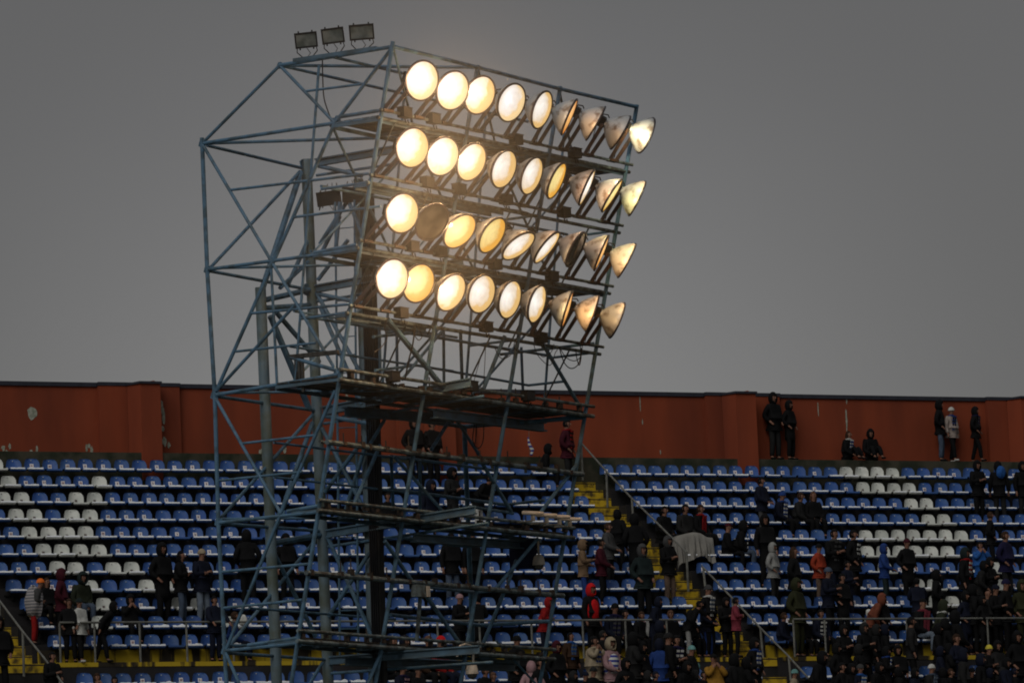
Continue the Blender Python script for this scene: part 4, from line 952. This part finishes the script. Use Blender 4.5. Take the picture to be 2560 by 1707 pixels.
def cm(code): return mat('cloth_' + code if code not in ('br', 'lb') else 'hair_' + code, PAL[code], .85, 0, tuple(c * .6 for c in PAL[code]), 9, .3, .7, .15, 0, 3, .12)
def checker(name, c1, c2, sc=9.0):
    if name in MATS: return MATS[name]
    m = bpy.data.materials.new(name); m.use_nodes = True; t = m.node_tree; b = t.nodes['Principled BSDF']; b.inputs['Roughness'].default_value = .85
    tc = N(t, 'ShaderNodeTexCoord'); sx = N(t, 'ShaderNodeSeparateXYZ'); t.links.new(tc.outputs['Object'], sx.inputs[0])
    w_ = N(t, 'ShaderNodeMath', operation='MULTIPLY'); w_.inputs[1].default_value = sc; t.links.new(sx.outputs['Z'], w_.inputs[0])
    f_ = N(t, 'ShaderNodeMath', operation='FRACT'); t.links.new(w_.outputs[0], f_.inputs[0]); g_ = N(t, 'ShaderNodeMath', operation='GREATER_THAN'); g_.inputs[1].default_value = .5; t.links.new(f_.outputs[0], g_.inputs[0])
    mx = N(t, 'ShaderNodeMix', data_type='RGBA'); t.links.new(g_.outputs[0], mx.inputs[0]); mx.inputs[6].default_value = c1 + (1,); mx.inputs[7].default_value = c2 + (1,); t.links.new(mx.outputs[2], b.inputs['Base Color']); MATS[name] = m; return m
stripes = checker('striped_blue_white', (.02, .03, .20), (.5, .5, .46)); blanket_m = checker('striped_blanket', (.10, .10, .11), (.26, .24, .24), 14)
scarf_me = ring_mesh(0)
def ch(name, me, parent, m, loc=None, rot=None, m2=None):
    if len(me.materials) == 0: me.materials.append(None)
    o = bpy.data.objects.new(name, me); C.objects.link(o); o.parent = parent
    if loc is not None: o.location = loc
    if rot: o.rotation_euler = rot
    for i, mm in enumerate((m, m2)):
        if mm is not None and i < len(me.materials): o.material_slots[i].link = 'OBJECT'; o.material_slots[i].material = mm
    return o
FACE0 = math.atan2(dn.y, dn.x)
rp_ = random.Random(11)
def person(x, y, k, pose, turn, jk, tr, hw, hc, label, scarf=None, coat=False, vest=None, h=None, shoes='k', lap=None, n_off=None):
    """x, y: top of the head in the photograph; k: the terrace row stood on (-1 = upper walkway)"""
    if pose not in POSE: build_pose(pose)
    Q = POSE[pose]; J = Q['J']
    seat = pose.startswith('sit')
    hh = J['het'].z + .06 + (.03 if hw in ('hood', 'fur', 'beanie') else 0.01)
    if k != -1 and k != 10.5:
        best = None
        for kk in list(range(0, 11)) + [10.5, 12, 13, 14]:
            if seat and kk == 10.5: continue
            nn = 10 * RUN + .30 if kk == 10.5 else (kk * RUN + (.02 if not seat else -.26))
            zz = tread(10) if kk == 10.5 else tread(kk)
            r_ = ((hit(x, y, SP(0, nn, zz), dn) - S0).z - zz) / hh
            if r_ <= 0: continue
            sc0 = abs(math.log(r_ / .98)) + (.0 if kk != 10.5 else .02)
            if best is None or sc0 < best[0]: best = (sc0, kk)
        k = best[1]; n_off = None
    if k == -1: n_, z_ = -.86, WALK_Z
    elif k == 10.5: n_, z_ = 10 * RUN + .30, tread(10)
    else: n_, z_ = k * RUN + (.02 if not seat else -.26), tread(k)
    if n_off is not None: n_ += n_off
    s = 0.
    for _ in range(6):
        a_ = px(SP(s, n_, z_ + 1.3))[0]; b_ = px(SP(s + 1, n_, z_ + 1.3))[0]; s += (x - a_) / (b_ - a_)
    p = SP(s, n_, z_); top = (hit(x, y, p, dn) - S0).z - z_
    hh = J['het'].z + .06 + (.03 if hw in ('hood', 'fur', 'beanie') else 0.01)
    sc_ = max(.84, min(1.13, top / hh)) if h is None else h
    o = bpy.data.objects.new('person', Q['body']); C.objects.link(o); o.location = p; WL[o.name] = p
    o.scale = (sc_,) * 3
    ang = FACE0 + math.radians(turn) - PI / 2; o.rotation_euler = (0, 0, ang)
    if n_off is None and not seat: pass
    tag(o, label, 'person')
    ch('coat' if coat else 'jacket', Q['coat' if coat else 'jacket'], o, cm(jk)); ch('trousers', Q['trousers'], o, cm(tr))
    for sh_ in Q['shoes']: ch('shoe', sh_, o, cm(shoes))
    if vest: ch('vest', Q['vest'], o, stripes if vest == 'stripe' else cm(vest))
    hl = J['HC']; tilt = (-.35 if 'stoop' in pose else 0) 
    ht = (rp_.uniform(-.12, .12) + tilt * 0, 0, rp_.uniform(-.25, .25))
    if hw != 'bald' and HEADW.get(hw):
        nm = {'hood': 'hood', 'fur': 'hood', 'beanie': 'beanie', 'cap': 'cap', 'short': 'hair', 'long': 'hair'}[hw]
        q = ch(nm, HEADW[hw], o, cm(hc), hl, (0, 0, ht[2] * .3))
        if hw == 'cap': ch('visor', visor_me, q, cm(hc))
    if scarf:
        c1, c2 = scarf; ch('scarf', scarf_me, o, cm(c1), J['neb'] + v3(0, .01, .03), None, cm(c2))
    return o, sc_, top / hh
PEOPLE = [
# on the upper walkway, against the wall
(1933,978,-1,'pocket',12,'k','g','hood','k','tallest hooded figure in black standing against the wall right of the pier'),
(1972,998,-1,'pocket',30,'k','k','hood','k','hooded figure in long black coat second from the pier on the upper walkway',None,True),
(2113,1077,-1,'sitlow_lap',30,'k','k','long','br','person with long brown hair sitting by the wall with blue and white scarf',('w','B')),
(2170,1070,-1,'sitlow_lap',0,'k','k','hood','k','figure wrapped in a black cloak sitting against the red wall',None,True),
(2348,997,-1,'pocket',50,'k','j','hood','k','person in black hood and grey blue jeans standing against the wall'),
(2377,1017,-1,'down_step',20,'la','k','beanie','w','person in pale beige jacket and white headband by the wall',('B','n'),False,None,None,'w'),
(2437,1014,-1,'pocket_step',45,'k','k','hood','k','stooping figure in black with blue scarf farthest right against the wall',('vi','G')),
(1417,1045,0,'pocket',45,'bu','g','short','k','person in red and black jacket standing above the top of the middle stairs',('R','k')),
(1352,1107,0,'sit_bend',60,'k','k','hood','k','hooded person in profile crouching by the wall behind the tower'),
(1035,1040,0,'pocket',0,'k','k','hood','k','dark figure by the wall behind the main platform, left of its companion'),
(1080,1046,0,'pocket',10,'k','k','short','k','dark figure by the wall behind the main platform, right of its companion'),
# behind the tower
(1130,1166,2,'cross',30,'g','k','fur','k','person in black padded parka with fur hood seen between the tower rails',None,True),
(1192,1185,2,'stoop_phone',40,'k','w','short','k','dark haired person in black bending forward with pale trousers'),
(965,1228,2,'sit_lap',0,'k','k','short','k','seated dark figure right of the cable tray in the third row'),
(1062,1198,2,'sit_bend',20,'n','n','hood','n','navy hooded figure sitting behind the second face post'),
(618,1320,6,'pocket',160,'k','k','hood','k','hooded figure in black seen from behind between post and mast'),
(715,1330,6,'down',0,'k','k','hood','k','black figure partly behind the round mast in the middle rows'),
(1128,1328,5,'down',0,'k','j','short','k','dark figure behind the fifth platform, left of a pair'),
(1180,1330,5,'down',10,'k','n','short','k','dark figure behind the fifth platform, right of a pair'),
(405,1352,6,'pocket',20,'k','k','hood','k','tall figure in ankle length black coat left of two women',None,True),
(452,1373,6,'cross',50,'k','j','long','k','black haired woman in black jacket and jeans looking right'),
(504,1367,6,'cross',20,'n','J','beanie','cr','woman in cream beanie and light jeans beside the corner post',None),
(82,1442,7,'bend_cross',60,'G','R','beanie','or','person in bright orange beanie wrapped in a grey striped blanket'),
(112,1441,7,'sit_lap',10,'k','k','long','br','brown haired woman in black sitting beside the orange beanie'),
(153,1417,7,'pocket',60,'bu','k','hood','bu','person in burgundy hood and jacket looking right'),
(195,1428,7,'sit_bend',10,'o','j','fur','dg','person in dark green parka with fur hood sitting in jeans'),
(322,1482,9,'sit_face',0,'k','k','hood','k','hooded person in black sitting with hands at the face'),
(173,1508,10.5,'pocket',-20,'k','k','short','br','figure in black standing at the railing left of the white shirt'),
(197,1503,10.5,'down_step',20,'w','k','beanie','dg','person in white shirt and dark leggings with pale shoes at the railing',None,False,None,None,'w'),
(250,1535,10.5,'stoop_step',60,'k','k','hood','k','figure in black leaning on the left walkway railing mid stride'),
(535,1486,10.5,'rail',10,'n','n','short','k','man in dark navy jacket with both hands on the walkway railing'),
(578,1525,9,'sit_lap',60,'B','n','short','br','person in blue jacket sitting behind the man at the railing'),
(130,1625,12,'phone',20,'k','k','short','k','man in black at the foot of the left stairs holding a phone'),
(-2,1535,11.9,'pocket',0,'k','k','hood','k','black figure cut by the left edge of the photo'),
(243,1678,12.6,'face',0,'k','k','short','br','head with raised hands at the lower left edge of the photo'),
(286,1692,12.6,'down',0,'k','k','short','k','dark hair at the bottom edge beside raised hands'),
(1148,1480,8,'phone',30,'k','k','beanie','pk','woman with pink beanie and brown hair in black behind the tower'),
(1192,1482,8,'phone',150,'k','k','short','k','person in black with back turned beside the pink beanie',None,True),
(978,1570,10,'sit_lap',10,'k','k','short','br','brown haired seated person right of the cable tray near the railing'),
(1006,1566,10,'sit_lap',20,'k','k','hood','n','navy hooded seated person with a lit face near the railing'),
(1065,1566,10,'sit_lap',10,'br','k','beanie','lb','seated person in brown beanie behind the walkway railing'),
(1094,1572,10,'sit_lap',30,'R','n','beanie','r','seated child in red beanie behind the walkway railing'),
(1356,1525,10.5,'bend_cross',40,'R','n','hood','R','person in dark red hooded jacket leaning beside the right face post'),
(1292,1583,11.9,'pocket',20,'k','k','beanie','k','person in black beanie below the railing left of the red jacket'),
(1426,1577,11.9,'down',20,'br','k','long','k','dark haired woman in brown with a light blue scarf hanging down',('b','J')),
(1478,1455,9,'down',25,'k','k','hood','r','person in bright red padded vest and red hood with black sleeves',None,False,'r'),
(1456,1346,6,'phone',60,'be','B','fur','be','person in tan hooded parka and blue jeans holding a phone'),
(1502,1343,6,'lap',50,'bu','k','short','k','dark haired woman in burgundy jacket right of the tan parka'),
(1520,1303,5,'lap',40,'G','g','short','br','person in dark grey jacket behind the burgundy one'),
(1543,1270,4,'pocket',120,'k','k','hood','k','dark hood seen from behind on the middle stairs'),
(1588,1280,5,'pocket',160,'k','k','hood','k','broad figure in black with back turned on the middle stairs',None,True),
(1607,1356,6,'pocket',10,'dg','k','hood','G','person in dark green parka with striped green hat under grey hood'),
(1670,1336,6,'cross',20,'k','kh','hood','G','person in grey hood, black jacket and khaki trousers by the middle stairs'),
(1655,1262,4,'sit_lap',20,'k','k','short','k','leftmost of three people in black sitting above the grey tarpaulin'),
(1708,1257,4,'sit_lap',10,'g','k','short','k','middle one of three people in black above the grey tarpaulin'),
(1744,1258,4,'sit_lap',30,'k','k','short','br','rightmost of three people above the tarpaulin, with red scarf',('R','R')),
(1903,1189,2,'lap',30,'n','G','short','k','standing man in navy jacket with white piping, above the seated group',None),
(1948,1225,3,'sit_lap',30,'n','k','beanie','B','person in blue beanie and blue scarf sitting in the upper right block',('B','w')),
(1994,1228,3,'sit_lap',40,'g','k','short','br','dark jacketed person sitting between blue beanie and long brown hair'),
(2029,1226,3,'sit_lap',0,'k','k','long','lb','person with long light brown hair in a black coat'),
(1812,1304,5,'sit_lap',60,'k','k','cap','bu','person in dark red cap sitting right of the tarpaulin'),
(1838,1298,5,'sit_bend',60,'k','j','hood','k','hooded person with white trim leaning beside the dark red cap',('k','w')),
(1913,1282,5,'down',0,'k','k','hood','k','black figure in front of the standing navy man',None,True),
(1931,1353,6,'pocket',40,'lg','g','hood','lg','person in pale grey hoodie and dark trousers'),
(1985,1363,6,'pocket',50,'k','k','long','br','long haired person in black looking right beside the grey hoodie'),
(2046,1355,6,'pocket',30,'ro','kh','beanie','k','person in orange red jacket with black beanie and brown trousers'),
(2087,1318,5,'cross',10,'k','n','short','k','man in black with patterned scarf above the orange red jacket',('G','k')),
(2134,1320,5,'pocket',40,'k','k','short','k','man in black jacket with pale flash, left of the white seats',('k','w')),
(2118,1398,7,'phone',30,'n','n','short','k','person in navy holding a phone right of the orange red jacket'),
(2070,1413,7,'phone',40,'n','k','beanie','j','person with red and blue hat looking down beside the phone holder'),
(2209,1356,6,'lap',50,'B','dg','hood','B','person in bright blue hooded jacket in front of white seats'),
(2267,1341,6,'pocket',10,'k','k','beanie','bu','broad person in black coat with plum beanie between the white seats',None,True),
(2414,1365,6,'down',40,'k','g','hood','dg','person in black with a red and white scarf hanging to the waist',('R','w')),
(2450,1350,6,'face',0,'b','k','short','k','person in bright blue jacket with both hands at the mouth'),
(2514,1324,6,'pocket',30,'vi','g','short','br','person in dark purple jacket near the right edge'),
(2443,1148,2,'cross',10,'k','k','hood','k','large dark figure standing in the top right rows'),
(2496,1150,2,'down',150,'k','g','hood','k','dark figure with a blue backpack in the top right rows'),
(2556,1150,2,'down',0,'k','g','hood','k','black figure cut by the right edge beside the wall'),
(2475,1276,4,'pocket',60,'k','k','short','br','dark figure standing below the pair in the top right rows'),
(2293,1440,8,'cross',160,'n','n','short','k','person in navy jacket with pale lettering patch on the back'),
(2341,1420,7,'pocket',60,'k','k','hood','k','hooded figure in black in profile before the lower white seats',None,True),
(2414,1474,9,'pocket',20,'n','n','hood','k','person in navy coat with black hood left of the bald man',None,True),
(2468,1470,9,'pocket',40,'g','k','bald','k','bald man in dark jacket with light shoulder patch'),
(2515,1442,8,'pocket',40,'k','k','beanie','vi','person in black with bright blue beanie near the right edge'),
(2556,1445,8,'pocket',0,'ol','ol','hood','ol','olive figure cut by the right edge above the railing'),
(1992,1441,8,'pocket',30,'ol','ol','hood','ol','large figure in olive hooded jacket in the lower right block'),
(1770,1457,9,'pocket',30,'k','k','beanie','G','person in grey beanie and black jacket on the stairs with pale scarf',('w','j')),
(1766,1490,10,'lap',30,'n','B','hood','n','person in navy and blue in front of the grey beanie on the stairs'),
(1814,1497,10,'phone',10,'k','k','hood','k','dark hooded person by the lower handrail holding something'),
(2170,1481,9,'stoop_lap',60,'rs','g','hood','rs','person in rust hooded jacket with a white bag'),
(2206,1480,9,'pocket',30,'k','k','hood','k','hooded figure in black right of the rust jacket',None,True),
(2300,1490,9,'sit_lap',20,'k','J','cap','k','person in light jeans with a pink scarf and dark cap',('pi','pi')),
(2337,1496,9,'sit_bend',60,'o','k','hood','o','hunched figure in olive hood with white patterned scarf',('w','k')),
(1952,1527,10,'sit_lap',40,'n','n','short','br','seated person in navy jacket with pale emblem by the lower handrail'),
(2002,1530,10,'sit_lap',20,'k','k','short','br','seated dark figure left of the striped sleeve'),
(2046,1520,10,'sit_lap',10,'n','k','short','k','seated man in navy tracksuit with white stripe',('n','w')),
(2105,1430,8,'pocket',10,'k','k','short','k','tall dark man standing in front of the phone holder',None,True),
(1533,1503,9,'sit_lap',0,'n','k','beanie','k','seated person with black beanie right of the red vest',('vi','G')),
(1556,1520,9,'sit_lap',20,'k','k','short','k','seated person between black beanie and grey striped hat'),
(1597,1525,9,'sit_lap',20,'k','k','short','br','seated dark haired person left of the grey striped hat'),
(1630,1518,9,'sit_lap',10,'lg','k','beanie','G','seated person in grey hat and blue white scarf behind the railing',('n','w')),
(1672,1522,9,'sit_lap',0,'k','k','short','lb','seated brown haired person right of the grey hat behind the railing'),
(1720,1522,9,'sit_lap',20,'k','k','hood','k','seated hooded person at the stairs end of the row'),
(1631,1550,10.5,'bend_lap',40,'n','n','hood','n','large man in dark navy hooded coat leaning over the railing',None,True),
(1716,1562,10.5,'stoop_lap',60,'k','lg','short','k','stooping person with grey trousers behind the railing'),
(1485,1585,11.9,'face',30,'cr','k','short','k','dark haired person with tan scarf holding a blue scarf',('cr','B')),
(1527,1590,11.9,'lap',20,'pk','la','fur','cr','child in cream hood and blue white striped vest',None,False,'stripe'),
(1606,1600,11.9,'pocket',30,'k','k','hood','k','hooded man in black with lit face below the railing'),
(1650,1592,11.9,'pocket',160,'B','n','hood','n','person in bright blue rain cape with back turned'),
(1692,1583,11.9,'cross',10,'k','n','short','k','dark haired person with violet lettered scarf',('vi','w')),
(1728,1608,11.9,'pocket',40,'k','k','beanie','te','person in pale teal beanie with a pale bag on the back'),
(1785,1630,11.9,'face',0,'mu','mu','cap','k','child in mustard yellow jacket and black cap'),
(1838,1558,10.5,'cross',60,'pi','k','short','k','dark haired person in raspberry pink jacket on the stairs'),
(1840,1628,11.9,'pocket',20,'g','g','short','k','person in dark grey jacket below the pink jacket'),
(1886,1590,11.9,'pocket',30,'k','k','hood','k','hooded person in black with blue and white scarf near the handrail',('B','w'),True),
(1985,1668,12.6,'pocket',50,'cr','kh','beanie','te','person in green beanie at the bottom of the middle stairs'),
(2050,1672,12.6,'pocket',20,'r','k','short','k','person in red jacket at the bottom edge of the photo'),
(2105,1652,11.9,'pocket',30,'k','k','short','k','dark haired person right of the red jacket at the bottom edge'),
(2150,1655,11.9,'phone',20,'n','n','beanie','G','person in navy with pale blue scarf raised at the bottom edge',('b','w')),
(2092,1604,11.9,'pocket',40,'k','k','hood','k','dark hooded person below the right walkway railing near its first posts'),
(2215,1612,11.9,'phone',50,'k','k','hood','k','hooded dark figure holding up a blue white scarf below the railing',('B','w')),
(2245,1608,11.9,'pocket',0,'k','k','hood','k','dark hood in front of the yellow riser below the right railing'),
(2392,1580,11.9,'cross',20,'n','n','short','br','man in navy jacket below the railing with white shoulder stripes'),
(2328,1655,12.6,'lap',30,'g','g','beanie','w','person in white beanie at the lower right with grey blue scarf',('j','J')),
(2376,1676,12.6,'pocket',30,'k','k','short','br','brown haired person at the bottom edge right of the white beanie'),
(2455,1530,10.5,'pocket',30,'k','k','hood','k','broad hooded figure in front of the right railing gap',None,True),
(2545,1573,11.9,'pocket',10,'k','n','hood','k','dark hooded person below the railing at the far right'),
(2472,1607,11.9,'cross',20,'k','k','beanie','ye','person in black with small yellow beanie at the lower right'),
(2517,1640,11.9,'lap',30,'n','n','hood','k','dark figure with clasped hands at the lower right corner'),
(1006,1655,12.6,'cross',30,'n','k','beanie','G','person in grey wool hat with violet scarf at the bottom edge',('vi','pk')),
(1045,1663,12.6,'phone',20,'k','k','cap','g','person in grey headband clapping at the bottom edge'),
(1213,1662,12.6,'lap',20,'k','k','short','br','dark haired person right of the camera dome at the bottom edge'),
(1232,1676,12.6,'lap',30,'n','k','short','lb','child with lit face beside the camera dome at the bottom edge'),
(1330,1648,11.9,'pocket',160,'pk','k','hood','pk','child in pink hooded jacket seen from behind the lower platform'),
(1392,1598,11.9,'pocket',20,'k','k','hood','bu','dark figure right of the lower right face post'),
(1350,1640,11.9,'pocket',20,'k','k','short','k','dark figure in shadow behind the lowest rail near its right end'),
(1565,1640,11.9,'pocket',20,'k','k','hood','k','black figure between striped vest and hooded man'),
]
LOG = []; PO = {}
for i, t in enumerate(PEOPLE):
    t = list(t); kw = dict(zip(('scarf', 'coat', 'vest', 'h', 'shoes'), t[10:])); 
    x, y, k, pose, turn, jk, tr, hw, hc, lab = t[:10]
    no = None
    k2 = k
    o, sc_, raw = person(x, y, k2, pose, turn, jk, tr, hw, hc, lab, n_off=no, **kw)
    if k in (12, 12.6): z_ = 0
    PO[lab] = (o, sc_)
    LOG.append((round(raw, 2), lab[:40], k))
for r_ in LOG:
    if r_[0] > 1.14 or r_[0] < .80: print('PEOPLE', r_)

# the packed dark crowd at the lower right, where nothing tells one from another
rf = random.Random(21); nf = 0; used = [(t[0], t[1]) for t in PEOPLE]
for (xa, xb, ya, yb, cnt) in ((1400, 1900, 1600, 1690, 11), (2030, 2560, 1590, 1690, 17), (2060, 2560, 1500, 1560, 8), (2380, 2560, 1380, 1500, 4), (1500, 1720, 1535, 1590, 4)):
    tries = 0; c_ = 0
    while c_ < cnt and tries < 400:
        tries += 1; x, y = rf.uniform(xa, xb), rf.uniform(ya, yb)
        if any(abs(x - a) < 17 and abs(y - b) < 45 for a, b in used): continue
        used.append((x, y)); c_ += 1
        o, _, _ = person(x, y, 0, rf.choice(['pocket', 'cross', 'down', 'lap', 'bend_lap', 'phone']), rf.uniform(10, 85), rf.choice('kkkknkgk'), 'k', rf.choice(['hood', 'hood', 'hood', 'beanie', 'short', 'hood']), rf.choice('kkkng'), 'dark clothed spectator standing in the packed lower right crowd')
        o['group'] = 'dark spectators in the packed crowd'
# striped blanket round the orange beanie
def lump(name, c, rx, ry, rz, m, label, cat, seed=0, squash=.0, parent=None):
    rnd = random.Random(seed); b = MB(); n, m_ = 22, 14; vs = []; ph = [rnd.random() * 6 for _ in range(6)]
    for i in range(m_ + 1):
        for j in range(n):
            t = PI * i / m_; p = 2 * PI * j / n; d = v3(math.sin(t) * math.cos(p), math.sin(t) * math.sin(p), math.cos(t))
            w_ = 1 + .07 * math.sin(5 * p + ph[0] + 2 * t) + .05 * math.sin(9 * p + ph[1]) * math.sin(t) + .04 * math.sin(3 * p + 6 * t + ph[2])
            zz = d.z * rz * (1 if d.z > 0 else 1 + squash); vs.append(c + (RS.to_3x3() @ v3(d.x * rx * w_, d.y * ry * w_, 0)) + Z * (zz * w_))
    fs = [(i * n + j, i * n + (j + 1) % n, (i + 1) * n + (j + 1) % n, (i + 1) * n + j) for i in range(m_) for j in range(n)]
    b.add(vs, fs); return tag(part(name, b, m, None, True), label, cat)
po, ps = PO['person in bright orange beanie wrapped in a grey striped blanket']
lump('blanket', po.location + Z * (1.12 * ps) + dn * .04, .215, .20, .38, blanket_m, 'grey striped blanket wrapped round the person in the orange beanie', 'blanket', 3)
# tarpaulin draped over a few seats
b = MB(); kt = 5; sa, sb = s_of(1690, 1370, kt), s_of(1787, 1370, kt); nx, ny = 34, 16; vs = []; rt = random.Random(4)
for j in range(ny + 1):
    for i in range(nx + 1):
        f, g_ = i / nx, j / ny
        s_ = sa + (sb - sa) * f; topz = -kt * RISE + .46 + .10 * math.sin(PI * min(1, f * 1.2)) + .06 * math.exp(-((f - .68) / .16) ** 2) - .22 * (max(0, .12 - f) / .12) ** 2
        if g_ < .3: n_ = kt * RUN - .62 + .5 * g_ / .3; z_ = topz - .02 * math.sin(9 * f)
        else:
            q = (g_ - .3) / .7; n_ = kt * RUN - .12 + .16 * q ** .5 + .045 * math.sin(f * 31 + 3 * q + math.sin(f * 11) * 2) * q + .02 * math.sin(f * 67) * q; z_ = topz - (.66 + .06 * math.sin(f * 7)) * q ** 1.15
            if q > .55 and f > .32: n_ -= .0
        vs.append(SP(s_, n_, z_))
fs = [(j * (nx + 1) + i, j * (nx + 1) + i + 1, (j + 1) * (nx + 1) + i + 1, (j + 1) * (nx + 1) + i) for j in range(ny) for i in range(nx)]
b.add(vs, fs); b.add([v - dn * .008 for v in vs], fs)
tag(part('tarpaulin', b, tarp_m, None, True), 'pale grey tarpaulin draped over seats right of the middle stairs', 'tarpaulin')
# held and left things
def held(name, x, y, k, wd, ht, dp, m, label, cat, round_=False, dn_=.2):
    c = hit(x, y, SP(0, k * RUN + dn_, 0), dn)
    if round_: return lump(name, c, wd / 2, dp / 2, ht / 2, m, label, cat, int(x))
    b = MB(); b.box(c, du * wd / 2, dn * dp / 2, Z * ht / 2); return tag(part(name, b, m), label, cat)
held('bag', 607, 1550, 9, .24, .26, .14, cm('W'), 'white plastic bag on a seat beside the blue jacket', 'bag', True)
held('backpack', 2502, 1180, 2, .26, .32, .16, cm('b'), 'bright blue backpack worn in the top right rows', 'backpack', True, .22)
held('bag', 1737, 1668, 12, .26, .30, .14, cm('te'), 'pale teal bag slung on the back of the teal beanie', 'bag', True, .26)
held('bag', 2172, 1532, 9, .16, .20, .12, cm('W'), 'white bag held by the person in rust jacket', 'bag', True, .26)
held('cape', 1672, 1660, 12, .40, .62, .30, cm('b'), 'bright blue plastic cape trailing behind the railing crowd', 'cape', True, .2)
held('bag', 128, 1538, 8, .20, .10, .14, cm('cr'), 'cream bundle on a seat left of the burgundy jacket', 'bag', True, -.1)
held('bag', 2135, 1405, 6, .20, .10, .14, cm('W'), 'white package lying left of the white seats', 'bag', True, -.1)
b = MB(); p0 = hit(1322, 1075, SP(0, -.8, 0), dn); p1 = hit(1324, 1140, SP(0, -.8, 0), dn); L = empty('flag', p1, 'small furled blue and white flag on a stick by the crouching figure', 'flag')
b.tube([p0, p1], .006, 5); part('stick', b, galv, L); b = MB(); b.tube([hit(1320, 1092, p0, dn), hit(1323, 1110, p0, dn), hit(1331, 1125, p0, dn), hit(1328, 1138, p0, dn)], [.012, .04, .05, .03], 7); part('cloth', b, stripes, L, True)
GLOW_D = 0.018

# ------------------------------------------------------------------ added scattering volume standing in for lens bloom round the lamps
vc = P_(1010, 450, 'F-0.6'); VR = 4.4
vb = MB(); prof_ = [(max(.0001, math.sin(PI * i / 16)) * VR, -math.cos(PI * i / 16) * VR) for i in range(17)]; vb.lathe(prof_, 28)
hm = bpy.data.materials.new('vapour'); hm.use_nodes = True; t = hm.node_tree; t.nodes.clear()
ho = N(t, 'ShaderNodeOutputMaterial'); pv = N(t, 'ShaderNodeVolumePrincipled'); pv.inputs['Color'].default_value = (.95, .95, .95, 1); pv.inputs['Anisotropy'].default_value = .2
tcv = N(t, 'ShaderNodeTexCoord'); ln = N(t, 'ShaderNodeVectorMath', operation='LENGTH'); t.links.new(tcv.outputs['Object'], ln.inputs[0])
mr = N(t, 'ShaderNodeMapRange'); mr.inputs['From Min'].default_value = VR; mr.inputs['From Max'].default_value = 0; mr.inputs['To Min'].default_value = 0; mr.inputs['To Max'].default_value = 1; t.links.new(ln.outputs['Value'], mr.inputs[0])
pw = N(t, 'ShaderNodeMath', operation='POWER'); pw.inputs[1].default_value = 1.7; t.links.new(mr.outputs[0], pw.inputs[0])
ml = N(t, 'ShaderNodeMath', operation='MULTIPLY'); ml.inputs[1].default_value = GLOW_D; t.links.new(pw.outputs[0], ml.inputs[0]); t.links.new(ml.outputs[0], pv.inputs['Density'])
t.links.new(pv.outputs[0], ho.inputs['Volume'])
vo = bpy.data.objects.new('vapour', vb.mesh('vapour', hm)); C.objects.link(vo); vo.location = vc; vo.scale = (1, 1, 1.15)
tag(vo, 'added glow volume standing in for lens bloom around the lit lamps', 'added_glow', kind='stuff')
